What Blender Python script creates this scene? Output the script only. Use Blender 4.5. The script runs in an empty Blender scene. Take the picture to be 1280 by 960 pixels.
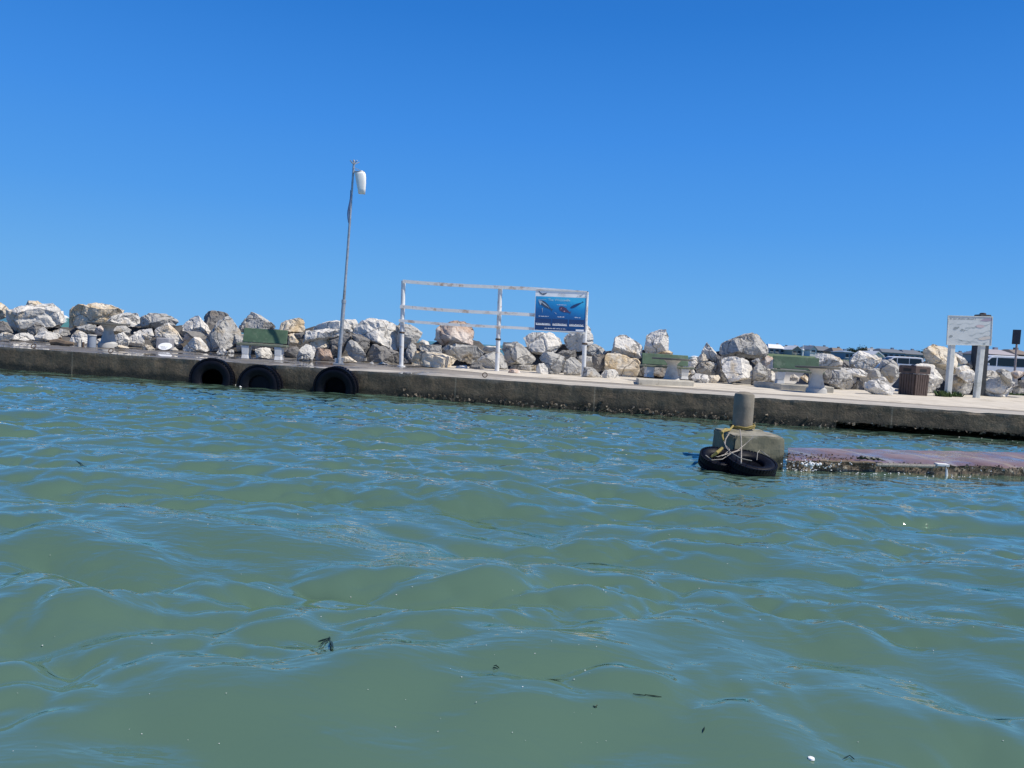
import bpy, bmesh, math, random
import numpy as np
from mathutils import Vector, Matrix, noise

random.seed(7)
S = bpy.context.scene
COL = S.collection
R_ = math.radians

# ------------------------------------------------------------------ camera
EYE = 1.40                      # a seat in a small boat
F = 961.0                       # focal length in photo pixels (1280 wide)
PITCH, ROLL = R_(2.82), R_(3.5)
cf = Vector((0, math.cos(PITCH), -math.sin(PITCH)))
r0 = Vector((1, 0, 0)); u0 = Vector((0, math.sin(PITCH), math.cos(PITCH)))
cR = r0 * math.cos(ROLL) + u0 * math.sin(ROLL)
cU = -r0 * math.sin(ROLL) + u0 * math.cos(ROLL)
C0 = Vector((0, 0, EYE))
cam = bpy.data.cameras.new('camera'); camo = bpy.data.objects.new('camera', cam); COL.objects.link(camo)
m = Matrix((( cR.x, cU.x, -cf.x, 0), (cR.y, cU.y, -cf.y, 0), (cR.z, cU.z, -cf.z, EYE), (0, 0, 0, 1)))
camo.matrix_world = m
cam.sensor_width = 36; cam.lens = 36 * F / 1280
cam.clip_start = .05; cam.clip_end = 20000
S.camera = camo

def ray(px, py): return cf + cR * ((px - 640) / F) - cU * ((py - 480) / F)
def at_z(px, py, z):
    d = ray(px, py); return C0 + d * ((z - EYE) / d.z)
def at_y(px, py, y):
    d = ray(px, py); return C0 + d * (y / d.y)

# ------------------------------------------------------------------ light
SUN_AZ, SUN_EL = 109, 54        # azimuth clockwise from +Y (the view direction)
sd = Vector((math.sin(R_(SUN_AZ)) * math.cos(R_(SUN_EL)), math.cos(R_(SUN_AZ)) * math.cos(R_(SUN_EL)), math.sin(R_(SUN_EL))))
sun = bpy.data.lights.new('sun', 'SUN'); suno = bpy.data.objects.new('sun', sun); COL.objects.link(suno)
sun.energy = 5.0; sun.angle = R_(.53); sun.color = (1, .94, .85)
suno.rotation_euler = sd.to_track_quat('Z', 'Y').to_euler(); suno.location = (30, -10, 60)

w = bpy.data.worlds.new('World'); S.world = w; w.use_nodes = True
nt = w.node_tree; nt.nodes.clear()
wo = nt.nodes.new('ShaderNodeOutputWorld'); bg = nt.nodes.new('ShaderNodeBackground')
sky = nt.nodes.new('ShaderNodeTexSky'); sky.sky_type = 'NISHITA'; sky.sun_disc = False
sky.sun_elevation = R_(SUN_EL); sky.sun_rotation = R_(SUN_AZ)
sky.air_density = 1.0; sky.dust_density = 0.0; sky.ozone_density = 1.5; sky.altitude = 0
hs = nt.nodes.new('ShaderNodeHueSaturation'); hs.inputs['Saturation'].default_value = 1.28
hs.inputs['Hue'].default_value = .492
# clear deep blue: the sky model graded towards the blues of this day, by height above the horizon
tcw = nt.nodes.new('ShaderNodeTexCoord'); szw = nt.nodes.new('ShaderNodeSeparateXYZ'); nt.links.new(tcw.outputs['Generated'], szw.inputs[0])
rw = nt.nodes.new('ShaderNodeValToRGB'); rw.color_ramp.interpolation = 'EASE' if False else 'LINEAR'
def lin(c): return tuple(((v / 255) / 12.92 if v / 255 <= .04045 else ((v / 255 + .055) / 1.055) ** 2.4) for v in c)
SKY = [(0, (108, 175, 234)), (.068, (101, 170, 234)), (.16, (80, 155, 234)), (.26, (64, 141, 229)), (.385, (45, 122, 211)), (.50, (36, 107, 196)), (.7, (20, 66, 138)), (1, (9, 36, 86))]
while len(rw.color_ramp.elements) < len(SKY): rw.color_ramp.elements.new(.5)
for e_, (p_, c_) in zip(rw.color_ramp.elements, SKY): e_.position = p_; e_.color = (*lin(c_), 1)
nt.links.new(szw.outputs[2], rw.inputs[0])
sc_w = nt.nodes.new('ShaderNodeVectorMath'); sc_w.operation = 'SCALE'; sc_w.inputs['Scale'].default_value = 1 / .105
nt.links.new(rw.outputs[0], sc_w.inputs[0])
gm = nt.nodes.new('ShaderNodeMix'); gm.data_type = 'RGBA'; gm.inputs[0].default_value = .96
nt.links.new(sky.outputs[0], hs.inputs['Color']); nt.links.new(hs.outputs[0], gm.inputs[6]); nt.links.new(sc_w.outputs[0], gm.inputs[7])
nt.links.new(gm.outputs[2], bg.inputs[0]); nt.links.new(bg.outputs[0], wo.inputs[0])
bg.inputs[1].default_value = .105
S.view_settings.view_transform = 'Standard'; S.view_settings.look = 'None'
S.view_settings.exposure = 0; S.view_settings.gamma = 1; S.view_settings.use_curve_mapping = False

# ------------------------------------------------------------------ helpers
def tag(o, label=None, cat=None, group=None, kind=None):
    if label: o['label'] = label
    if cat: o['category'] = cat
    if group: o['group'] = group
    if kind: o['kind'] = kind
    return o
def empty(name, loc=(0, 0, 0)):
    o = bpy.data.objects.new(name, None); COL.objects.link(o); o.location = loc; o.empty_display_size = .1
    return o
def children(o): return [c for c in bpy.data.objects if c.parent == o]
def copy_tree(o, parent=None):
    c = o.copy(); COL.objects.link(c); c.parent = parent
    for ch in children(o): copy_tree(ch, c)
    return c

class MB:
    def __init__(s): s.v = []; s.f = []
    def add(s, vs, fs):
        b = len(s.v); s.v += [Vector(p) for p in vs]; s.f += [tuple(i + b for i in f) for f in fs]
    def box(s, c, size, rz=0, taper=1.0):
        c = Vector(c); hx, hy, hz = size[0] / 2, size[1] / 2, size[2] / 2
        M = Matrix.Rotation(rz, 3, 'Z'); vs = []
        for z in (-1, 1):
            k = taper if z > 0 else 1
            for x, y in ((-1, -1), (1, -1), (1, 1), (-1, 1)): vs.append(c + M @ Vector((x * hx * k, y * hy * k, z * hz)))
        s.add(vs, [(3, 2, 1, 0), (4, 5, 6, 7), (0, 1, 5, 4), (1, 2, 6, 5), (2, 3, 7, 6), (3, 0, 4, 7)])
    def hexa(s, b, t):            # bottom quad, top quad (ccw from above)
        s.add(list(b) + list(t), [(3, 2, 1, 0), (4, 5, 6, 7), (0, 1, 5, 4), (1, 2, 6, 5), (2, 3, 7, 6), (3, 0, 4, 7)])
    def tube(s, pts, rad, n=10, caps=True):
        pts = [Vector(p) for p in pts]; rs = rad if isinstance(rad, (list, tuple)) else [rad] * len(pts)
        vs = []; up = Vector((0, 0, 1))
        for i, p in enumerate(pts):
            d = (pts[min(i + 1, len(pts) - 1)] - pts[max(i - 1, 0)]).normalized()
            a = d.cross(up if abs(d.z) < .95 else Vector((0, 1, 0))).normalized(); b = d.cross(a)
            for k in range(n):
                t = 2 * math.pi * k / n; vs.append(p + (a * math.cos(t) + b * math.sin(t)) * rs[i])
        fs = []
        for i in range(len(pts) - 1):
            for k in range(n): fs.append((i * n + k, i * n + (k + 1) % n, (i + 1) * n + (k + 1) % n, (i + 1) * n + k))
        if caps: fs.append(tuple(range(n))[::-1]); fs.append(tuple((len(pts) - 1) * n + k for k in range(n)))
        s.add(vs, fs)
    def lathe(s, c, prof, n=24, M=None, wob=0):   # profile [(r,z)], axis z
        c = Vector(c); vs = []; fs = []
        for r, z in prof:
            for k in range(n):
                t = 2 * math.pi * k / n; p = Vector((r * math.cos(t), r * math.sin(t), z))
                vs.append(c + (M @ p if M else p))
        for i in range(len(prof) - 1):
            for k in range(n): fs.append((i * n + k, i * n + (k + 1) % n, (i + 1) * n + (k + 1) % n, (i + 1) * n + k))
        if prof[0][0] > 1e-4 and prof[0] != prof[-1]:
            fs.append(tuple(range(n))[::-1]); fs.append(tuple((len(prof) - 1) * n + k for k in range(n)))
        s.add(vs, fs)
    def prism(s, poly, d0, d1):     # poly in (x,z), extruded along y d0..d1
        n = len(poly)
        vs = [Vector((x, d0, z)) for x, z in poly] + [Vector((x, d1, z)) for x, z in poly]
        s.add(vs, [tuple(range(n)), tuple(range(2 * n - 1, n - 1, -1))] + [(i, n + i, n + (i + 1) % n, (i + 1) % n) for i in range(n)])
    def build(s, name, mat, parent=None, origin=None, smooth=False, bevel=0):
        og = Vector(origin) if origin is not None else Vector((0, 0, 0))
        me = bpy.data.meshes.new(name); me.from_pydata([tuple(p - og) for p in s.v], [], s.f); me.update()
        bm = bmesh.new(); bm.from_mesh(me); bmesh.ops.recalc_face_normals(bm, faces=bm.faces); bm.to_mesh(me); bm.free()
        if mat:
            for mm in (mat if isinstance(mat, (list, tuple)) else [mat]): me.materials.append(mm)
        o = bpy.data.objects.new(name, me); COL.objects.link(o)
        if parent: o.parent = parent
        else: o.location = og
        if smooth:
            me.polygons.foreach_set('use_smooth', [True] * len(me.polygons))
            me.set_sharp_from_angle(angle=R_(40))
        if bevel:
            bv = o.modifiers.new('bevel', 'BEVEL'); bv.width = bevel; bv.segments = 2; bv.limit_method = 'ANGLE'
        return o

# ------------------------------------------------------------------ materials
def mat(name):
    mm = bpy.data.materials.new(name); mm.use_nodes = True
    t = mm.node_tree; return mm, t, t.nodes['Principled BSDF']
def N(t, kind, **kw):
    n = t.nodes.new(kind)
    for k, v in kw.items():
        if k.startswith('i_'):
            key = k[2:]; key = int(key) if key.isdigit() else key.replace('_', ' ')
            n.inputs[key].default_value = v
        else: setattr(n, k, v)
    return n
def ramp(t, src, stops):
    r = t.nodes.new('ShaderNodeValToRGB'); e = r.color_ramp.elements
    while len(e) < len(stops): e.new(.5)
    for i, (p, c) in enumerate(stops):
        e[i].position = p; e[i].color = c if len(c) == 4 else (*c, 1)
    t.links.new(src, r.inputs[0]); return r.outputs[0]
def mixc(t, fac, a, b, mode='MIX'):
    n = t.nodes.new('ShaderNodeMix'); n.data_type = 'RGBA'; n.blend_type = mode
    for sock, val in ((n.inputs[0], fac), (n.inputs[6], a), (n.inputs[7], b)):
        if hasattr(val, 'is_linked'): t.links.new(val, sock)
        elif isinstance(val, (int, float)): sock.default_value = val
        else: sock.default_value = (*val, 1) if len(val) == 3 else val
    return n.outputs[2]
def math_(t, op, a, b=None, clamp=False):
    n = t.nodes.new('ShaderNodeMath'); n.operation = op; n.use_clamp = clamp
    for i, val in enumerate((a, b)):
        if val is None: continue
        if hasattr(val, 'is_linked'): t.links.new(val, n.inputs[i])
        else: n.inputs[i].default_value = val
    return n.outputs[0]
def coords(t, scale=(1, 1, 1), world=False, jitter=True):
    if world:
        src = t.nodes.new('ShaderNodeNewGeometry').outputs['Position']
    else:
        src = t.nodes.new('ShaderNodeTexCoord').outputs['Object']
    mp = t.nodes.new('ShaderNodeMapping'); mp.inputs['Scale'].default_value = scale
    t.links.new(src, mp.inputs['Vector'])
    out = mp.outputs[0]
    if jitter and not world:
        oi = t.nodes.new('ShaderNodeObjectInfo'); va = t.nodes.new('ShaderNodeVectorMath'); va.operation = 'ADD'
        sc = t.nodes.new('ShaderNodeVectorMath'); sc.operation = 'SCALE'; sc.inputs[0].default_value = (37, 91, 53)
        t.links.new(oi.outputs['Random'], sc.inputs['Scale']); t.links.new(out, va.inputs[0]); t.links.new(sc.outputs[0], va.inputs[1])
        out = va.outputs[0]
    return out
def ntex(t, vec, scale, detail=6, rough=.6, dist=0):
    n = N(t, 'ShaderNodeTexNoise'); n.inputs['Scale'].default_value = scale; n.inputs['Detail'].default_value = detail
    n.inputs['Roughness'].default_value = rough; n.inputs['Distortion'].default_value = dist
    t.links.new(vec, n.inputs['Vector']); return n.outputs['Fac']
def bump(t, p, src, strength=.5, dist=.02):
    b = t.nodes.new('ShaderNodeBump'); b.inputs['Strength'].default_value = strength; b.inputs['Distance'].default_value = dist
    t.links.new(src, b.inputs['Height']); t.links.new(b.outputs[0], p.inputs['Normal'])

def simple(name, col, rough=.5, metal=0, var=.25, scale=6, bmp=.15, world=False, dirt=None):
    mm, t, p = mat(name); v = coords(t, world=world)
    n = ntex(t, v, scale, 5)
    lo = tuple(c * (1 - var) for c in col); hi = tuple(min(1, c * (1 + var)) for c in col)
    c = ramp(t, n, [(.3, lo), (.7, hi)])
    if dirt:
        d = ntex(t, v, scale * .7, 7, .7)
        c = mixc(t, ramp(t, d, [(.53, (0, 0, 0)), (.66, (1, 1, 1))]), c, dirt)
    t.links.new(c, p.inputs['Base Color'])
    p.inputs['Roughness'].default_value = rough; p.inputs['Metallic'].default_value = metal
    if bmp: bump(t, p, ntex(t, v, scale * 4, 4), bmp, .01)
    return mm

def rock_mat(name, pale, mid, dark, stain, stain_amt, lichen=.5):
    mm, t, p = mat(name); v = coords(t)
    n1 = ntex(t, v, 1.6, 8, .65, .4); n2 = ntex(t, v, 7, 8, .7); n3 = ntex(t, v, 26, 5, .7)
    c = ramp(t, n1, [(.32, mid), (.5, pale), (.7, tuple(x * .86 for x in pale))])
    # bedding streaks
    mp = N(t, 'ShaderNodeMapping'); mp.inputs['Scale'].default_value = (1.2, 1.2, 5.5); mp.inputs['Rotation'].default_value = (.5, .4, .3)
    t.links.new(v, mp.inputs['Vector']); st = ntex(t, mp.outputs[0], 2.2, 7, .65, .6)
    c = mixc(t, ramp(t, st, [(.54, (0, 0, 0)), (.66, (.6, .6, .6))]), c, tuple(x * .62 for x in mid))
    s = ntex(t, v, 1.1, 6, .6, .8)
    c = mixc(t, ramp(t, s, [(stain_amt, (.85, .85, .85)), (stain_amt + .1, (0, 0, 0))]), c, stain)
    # lichen and black specks
    l = ntex(t, v, 4.2, 9, .75, .3)
    c = mixc(t, ramp(t, l, [(.58, (0, 0, 0)), (.69, (lichen, lichen, lichen))]), c, dark)
    c = mixc(t, ramp(t, n3, [(.28, (.55, .55, .55)), (.42, (0, 0, 0))]), c, dark)
    # cracks
    vo = N(t, 'ShaderNodeTexVoronoi', feature='DISTANCE_TO_EDGE'); vo.inputs['Scale'].default_value = .75
    wv = N(t, 'ShaderNodeVectorMath', operation='ADD'); sc = N(t, 'ShaderNodeVectorMath', operation='SCALE'); sc.inputs['Scale'].default_value = .5
    nn = N(t, 'ShaderNodeTexNoise'); nn.inputs['Scale'].default_value = 2.5; nn.inputs['Detail'].default_value = 6
    t.links.new(v, nn.inputs['Vector']); t.links.new(nn.outputs['Color'], sc.inputs[0]); t.links.new(v, wv.inputs[0]); t.links.new(sc.outputs[0], wv.inputs[1])
    t.links.new(wv.outputs[0], vo.inputs['Vector'])
    crack = ramp(t, vo.outputs['Distance'], [(.0, (.75, .75, .75)), (.022, (0, 0, 0))])
    c = mixc(t, crack, c, tuple(x * .5 for x in dark))
    t.links.new(c, p.inputs['Base Color']); p.inputs['Roughness'].default_value = .88
    h = math_(t, 'ADD', n2, math_(t, 'MULTIPLY', n3, .5)); h = math_(t, 'SUBTRACT', h, math_(t, 'MULTIPLY', crack, .6))
    bump(t, p, h, .75, .05)
    return mm
RM = {
 'W': rock_mat('rock_white', (.74, .71, .65), (.55, .53, .485), (.20, .185, .165), (.62, .50, .34), .34, .45),
 'G': rock_mat('rock_grey', (.49, .475, .44), (.35, .34, .315), (.13, .125, .115), (.42, .34, .23), .35, .55),
 'T': rock_mat('rock_tan', (.74, .66, .53), (.57, .48, .35), (.20, .155, .11), (.56, .42, .24), .42, .45),
 'R': rock_mat('rock_rust', (.68, .60, .53), (.52, .43, .37), (.19, .14, .11), (.50, .34, .24), .42, .45),
 'K': rock_mat('rubble_gap_shade', (.12, .115, .11), (.08, .078, .075), (.03, .03, .03), (.10, .08, .06), .3, .4),  # near-black colour stands for the deep shade in gaps between boulders
 'D': rock_mat('rock_dark_and_shaded', (.24, .23, .215), (.17, .16, .15), (.07, .065, .06), (.24, .18, .12), .33, .4),  # dark stones, and grey stones with their shadow put into the colour
}
# ------------------------------------------------------------------ ground lines
QH = .574
QL, QR = at_z(0, 433.5, QH), at_z(1280, 518.8, QH)
qd = (QR - QL).normalized(); qn = Vector((-qd.y, qd.x, 0))         # qn points away from the water, landward
def ground(px, py): return at_z(px, py, QH + .006)
def base_y(px):
    xs = [-40, 0, 133, 300, 500, 730, 840, 1000, 1140, 1280, 1330]; ys = [26.2, 26, 25.4, 25.4, 24.8, 24.9, 24.7, 24.6, 26.2, 27.6, 28]
    return float(np.interp(px, xs, ys))

# ------------------------------------------------------------------ boulders of the breakwater
ORG = {'A': (0, 365), 'B': (150, 365), 'C': (300, 365), 'D': (420, 375), 'E': (560, 375), 'F': (700, 385), 'G': (840, 395), 'H': (980, 400), 'I': (1120, 400)}
RK = []   # tile, row, stone, outline (tile pixels / 8), ridge points, label
def rk(tile, row, st, pts, label, ridge=()): RK.append((tile, row, st, pts, ridge, label))
rk('A', 2, 'T', [(-60,120),(0,100),(70,150),(75,200),(50,260),(-10,290),(-80,280)], 'pinkish tan boulder cut by the left edge of the photo')
rk('A', 3, 'T', [(190,150),(265,85),(375,90),(430,130),(420,200),(200,200)], 'tan capped boulder peeking over the biggest white boulder at far left')
rk('A', 2, 'W', [(65,180),(190,140),(400,118),(520,110),(550,150),(555,230),(590,320),(520,355),(430,330),(265,370),(140,425),(60,260)], 'biggest white boulder at far left with a smooth dark grey left face', [(245,225),(262,330)])
rk('A', 1, 'D', [(262,372),(370,300),(440,340),(400,410),(320,460),(280,420)], 'wedge boulder darkened for shadow under the biggest white boulder at far left')
rk('A', 1, 'G', [(380,392),(415,340),(470,382),(465,425),(390,425)], 'small grey triangular stone between white boulders left of the round stool')
rk('A', 1, 'D', [(-60,300),(20,290),(100,380),(130,425),(40,420),(-60,400)], 'dark shaded boulder low down beside the left photo edge')
rk('A', 0, 'W', [(-40,420),(60,400),(135,430),(130,470),(0,487),(-40,482)], 'low cream stone on the quay nearest the left photo edge')
rk('A', 0, 'W', [(90,475),(160,420),(240,395),(290,420),(322,482),(200,492),(100,490)], 'low white hump of rock under the dark left face of the biggest white boulder')
rk('A', 0, 'W', [(330,460),(370,410),(460,390),(530,405),(620,455),(560,475),(470,500),(340,492)], 'white rounded front boulder with a flat ledge beside driftwood at far left')
rk('A', 1, 'G', [(520,385),(600,360),(670,380),(700,430),(620,445),(560,425)], 'mottled grey stone right of the white rounded boulder with driftwood')
rk('A', 0, 'W', [(680,400),(740,370),(800,395),(870,430),(876,500),(840,530),(700,500),(685,440)], 'white lumpy boulder just left of the round blue grey stool')
rk('A', 2, 'T', [(610,320),(650,240),(740,150),(780,125),(980,110),(1100,130),(1180,165),(1210,210),(1190,280),(1060,310),(880,325),(740,362),(640,370)], 'large tan and rust streaked boulder above the pedestal table at far left', [(880,250)])
rk('A', 2, 'W', [(1060,300),(1110,250),(1220,210),(1360,205),(1400,255),(1410,340),(1290,350),(1180,345)], 'white flat topped boulder right behind the top of the left pedestal table')
rk('A', 1, 'G', [(760,350),(880,320),(960,330),(965,415),(890,420),(800,390)], 'grey slab stone below the left end of the left table top')
rk('A', 1, 'R', [(930,400),(950,360),(1020,325),(1065,370),(1050,440),(960,435)], 'rounded pink stone beside the neck of the left pedestal table')
rk('A', 1, 'G', [(1120,400),(1150,340),(1250,335),(1300,380),(1280,430),(1150,430)], 'grey cracked stone under the right end of the left table top')
rk('A', 0, 'W', [(1130,435),(1230,400),(1280,480),(1272,553),(1150,548)], 'white upright block touching the right side of the left table pedestal')
rk('A', 0, 'W', [(960,475),(1000,460),(1040,490),(1012,532),(970,522)], 'small white cobble between the round stool and the left table')
rk('A', 0, 'T', [(1140,556),(1200,525),(1275,545),(1285,562),(1160,568)], 'thin cream slab lying at the foot of the left table')
rk('B', 2, 'G', [(205,260),(240,220),(310,210),(460,220),(560,265),(590,290),(600,345),(480,375),(360,372),(210,352)], 'grey layered boulder with rust red crust on its top left', [(360,300)])
rk('B', 1, 'W', [(110,400),(160,360),(310,350),(345,440),(300,475),(270,482),(240,430)], 'white slanting slab over a dark hollow right of the left table')
rk('B', 1, 'W', [(320,380),(480,310),(540,390),(590,450),(630,512),(570,542),(500,475),(380,465),(335,450)], 'large pale triangular slab above the white oval plaque', [(480,420)])
rk('B', 0, 'W', [(75,525),(90,450),(180,410),(235,430),(250,490),(230,545),(150,552)], 'round white stone with a black underside right of the left table')
rk('B', 0, 'W', [(300,495),(380,455),(412,482),(405,548),(350,560)], 'pale stone touching the left side of the white oval plaque')
rk('B', 0, 'T', [(180,572),(240,522),(300,532),(352,578)], 'low cream wedge lying between round white stone and oval plaque')
rk('B', 0, 'W', [(500,576),(550,550),(582,584),(510,592)], 'tiny white stone right of the oval plaque')
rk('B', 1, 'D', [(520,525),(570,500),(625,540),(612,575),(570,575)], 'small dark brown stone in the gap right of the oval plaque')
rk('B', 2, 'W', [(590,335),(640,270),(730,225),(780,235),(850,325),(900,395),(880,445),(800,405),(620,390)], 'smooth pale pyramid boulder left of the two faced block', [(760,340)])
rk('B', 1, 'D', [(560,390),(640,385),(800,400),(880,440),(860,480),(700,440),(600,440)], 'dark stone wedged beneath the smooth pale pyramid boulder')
rk('B', 1, 'R', [(630,445),(660,410),(770,420),(850,470),(842,505),(760,470),(680,495),(635,495)], 'pinkish stone resting on the pale gabled front boulder')
rk('B', 0, 'W', [(620,565),(700,485),(740,450),(800,460),(850,520),(890,595),(760,602),(620,595)], 'pale gable shaped front boulder stained orange at its foot', [(760,530)])
rk('B', 3, 'D', [(785,240),(850,185),(960,190),(1050,200),(1090,245),(950,340),(900,395),(840,340)], 'dark slanted slab with a white rim leaning behind the two faced block', [(880,270)])
rk('B', 1, 'G', [(860,470),(930,390),(970,300),(1080,235),(1115,262),(1200,400),(1190,485),(1100,575),(980,602),(900,602)], 'big two faced grey block with dark left face and pale right face', [(945,392),(1090,555)])
rk('B', 0, 'W', [(965,605),(990,570),(1030,560),(1075,602),(1062,640),(980,637)], 'small white stone alone on the wet deck above the leftmost tyre')
rk('B', 0, 'W', [(1075,598),(1100,568),(1140,578),(1142,612),(1080,610)], 'small white stone left of the left bench legs')
rk('C', 2, 'G', [(-20,410),(0,335),(60,265),(105,195),(200,230),(370,350),(330,392),(290,385),(180,370),(90,385)], 'dark faced wedge boulder with a pale sloping top behind the left bench', [(125,250),(290,375)])
rk('C', 1, 'G', [(-50,430),(0,400),(90,390),(90,510),(40,600),(-30,600)], 'grey stone beside the left end of the left bench back')
rk('C', 1, 'G', [(90,395),(200,360),(280,378),(480,420),(470,540),(300,600),(100,580)], 'grey boulder mostly hidden by the back of the left bench')
rk('C', 2, 'T', [(375,340),(390,300),(470,265),(630,255),(645,310),(650,370),(640,402),(520,422),(390,395)], 'bright cream square boulder above the right end of the left bench')
rk('C', 1, 'T', [(480,425),(540,410),(590,470),(632,522),(560,545),(480,530)], 'tan wedge stone directly right of the left bench back')
rk('C', 1, 'D', [(530,420),(640,400),(650,470),(600,475)], 'dark little stone under the bright cream square boulder')
rk('C', 0, 'D', [(440,605),(470,560),(560,535),(592,572),(562,662),(450,662)], 'stone darkened for shadow right of the left bench legs')
rk('C', 0, 'W', [(150,570),(300,545),(320,610),(300,668),(160,662)], 'pale stone seen between the legs of the left bench')
rk('C', 0, 'W', [(560,685),(600,560),(650,515),(740,540),(757,582),(722,692),(580,692)], 'tall white stone left of the rust striped stone by the flagpole')
rk('C', 0, 'R', [(720,645),(760,560),(850,570),(900,578),(932,682),(860,692),(730,692)], 'rust and white striped stone just left of the flagpole')
rk('C', 1, 'W', [(635,505),(650,440),(660,390),(760,375),(880,365),(1000,375),(1060,405),(1000,445),(920,465),(800,470),(700,508)], 'white layered slab stone left of the flagpole middle row')
rk('C', 2, 'W', [(660,385),(760,330),(900,290),(1150,270),(1172,312),(1130,410),(1050,370),(880,385),(760,365)], 'long white ridge boulder crossed by the flagpole')
rk('C', 1, 'T', [(700,505),(760,470),(880,460),(920,510),(880,565),(760,570),(700,530)], 'cream stone on top of the tall white and rust striped stones')
rk('C', 0, 'W', [(900,565),(960,558),(985,590),(940,614),(900,598)], 'small white stone touching the left side of the flagpole')
rk('C', 1, 'D', [(900,470),(1000,440),(1090,400),(1130,440),(1060,540),(1000,640),(920,650)], 'dark boulder in the hollow behind the flagpole')
rk('C', 0, 'G', [(1008,560),(1050,515),(1105,475),(1160,500),(1220,570),(1252,622),(1265,702),(1150,694),(1130,640)], 'pointed grey white boulder right of the flagpole', [(1150,620)])
rk('C', 0, 'T', [(985,655),(1080,640),(1170,702),(1000,722)], 'low cream slab at the foot of the flagpole')
rk('D', 2, 'W', [(165,330),(220,220),(340,180),(420,190),(540,225),(640,240),(640,400),(620,505),(560,510),(480,470),(350,420),(300,370),(230,350)], 'huge pale boulder left of the first railing post with a dark notch', [(530,280),(550,480)])
rk('D', 2, 'G', [(600,260),(640,230),(760,230),(860,280),(876,322),(820,422),(740,452),(680,512),(600,480)], 'huge grey boulder behind the first railing post', [(740,330)])
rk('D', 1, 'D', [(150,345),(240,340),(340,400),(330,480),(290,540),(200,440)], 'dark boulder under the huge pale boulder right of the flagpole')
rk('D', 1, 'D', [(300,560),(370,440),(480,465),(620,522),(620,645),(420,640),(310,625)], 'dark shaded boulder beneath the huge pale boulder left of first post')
rk('D', 0, 'W', [(330,632),(360,615),(387,642),(340,645)], 'tiny white stone on the deck left of the first railing post')
rk('D', 0, 'W', [(400,645),(460,615),(522,642),(520,650)], 'small flat white stone beside the foot of the first railing post')
rk('D', 1, 'D', [(640,520),(700,500),(740,600),(740,650),(640,650)], 'dark stone right of the foot of the first railing post')
rk('D', 1, 'G', [(700,505),(750,420),(800,440),(815,515),(790,600),(760,625),(720,605)], 'grey upright stone leaning on the golden pointed slab')
rk('D', 2, 'W', [(830,425),(860,395),(940,420),(955,460),(900,485)], 'small white stone on the skyline right of the huge grey boulder')
rk('D', 1, 'G', [(790,445),(880,460),(960,450),(1050,450),(1060,542),(940,540),(860,515)], 'pale grey stone above the golden pointed slab')
rk('D', 0, 'T', [(750,650),(800,510),(870,500),(980,540),(1220,568),(1222,592),(1120,605),(1172,692),(1050,692),(880,664)], 'golden slab with a long flat point right of the first post', [(870,600),(1120,650)])
rk('E', 1, 'G', [(-80,480),(0,450),(80,440),(280,460),(375,530),(290,595),(220,645),(100,570),(-60,560)], 'broad grey boulder under the round rust marked boulder', [(60,530)])
rk('E', 2, 'R', [(-130,400),(-120,290),(-60,230),(60,210),(180,208),(250,220),(285,300),(250,452),(100,445),(-60,455)], 'round boulder with rust patch seen through the railing', [(90,370)])
rk('E', 0, 'W', [(50,694),(70,655),(190,650),(195,700)], 'small white stone beside the tip of the golden slab')
rk('E', 0, 'D', [(205,694),(240,620),(330,620),(362,706)], 'dark grey stone left of the second railing post')
rk('E', 0, 'G', [(290,595),(380,540),(500,500),(560,540),(602,685),(500,706),(400,706),(310,640)], 'grey speckled boulder behind the second railing post')
rk('E', 2, 'W', [(330,485),(380,458),(470,462),(540,490),(480,525),(350,510)], 'white surf shaped as a stone on the skyline behind the second railing post')  # bits of white surf, built with a rock mesh
rk('E', 1, 'G', [(540,480),(560,425),(690,420),(740,450),(820,540),(900,590),(890,645),(780,660),(680,650),(600,645),(560,550)], 'leaning grey white boulder right of the second railing post', [(655,545),(700,600)])
rk('E', 2, 'W', [(745,380),(790,345),(860,318),(1050,325),(1085,390),(1150,408),(1130,462),(1060,533),(950,525),(900,552),(820,520)], 'two toned boulder under the left corner of the whale board', [(940,420),(950,520)])
rk('E', 0, 'G', [(605,694),(620,650),(880,650),(892,724),(720,722)], 'low flat grey stone right of the second railing post')
rk('E', 0, 'R', [(600,728),(620,690),(700,690),(732,730),(680,744)], 'small orange rust stone in front of the low flat grey stone')
rk('E', 0, 'W', [(880,675),(900,640),(960,630),(972,670),(1012,682),(1012,755),(900,745),(880,712)], 'stacked looking white stone below the whale board left half')
rk('E', 0, 'G', [(915,585),(940,520),(1010,520),(1160,560),(1172,625),(1140,757),(1060,757),(1010,735),(995,650)], 'grey angular boulder below the middle of the whale board', [(1020,645)])
rk('E', 1, 'D', [(1080,540),(1150,500),(1290,500),(1290,600),(1180,620)], 'dark stone in the gap under the whale board')
rk('F', 0, 'G', [(30,640),(60,510),(130,480),(190,530),(232,562),(202,672),(110,680),(50,675)], 'grey rounded boulder touching the post of the whale board')
rk('F', 2, 'W', [(30,312),(70,260),(230,180),(270,168),(300,200),(335,290),(330,352),(250,384),(200,434),(90,444),(50,382)], 'pale boulder behind the right corner of the whale board', [(130,310),(230,330)])
rk('F', 2, 'G', [(250,432),(290,375),(350,360),(440,390),(477,442),(430,475),(350,502),(260,464)], 'tilted white and grey stone right of the whale board post')
rk('F', 1, 'G', [(160,485),(240,470),(330,490),(332,562),(290,595),(225,580)], 'grey stone half hidden behind the whale board post')
rk('F', 1, 'W', [(325,575),(350,515),(420,510),(432,582),(400,614),(340,600)], 'small pale square stone right of the whale board post')
rk('F', 1, 'D', [(330,470),(450,460),(460,600),(420,640),(330,600)], 'dark stone in the shaded gap left of the brown cube boulder')
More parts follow.
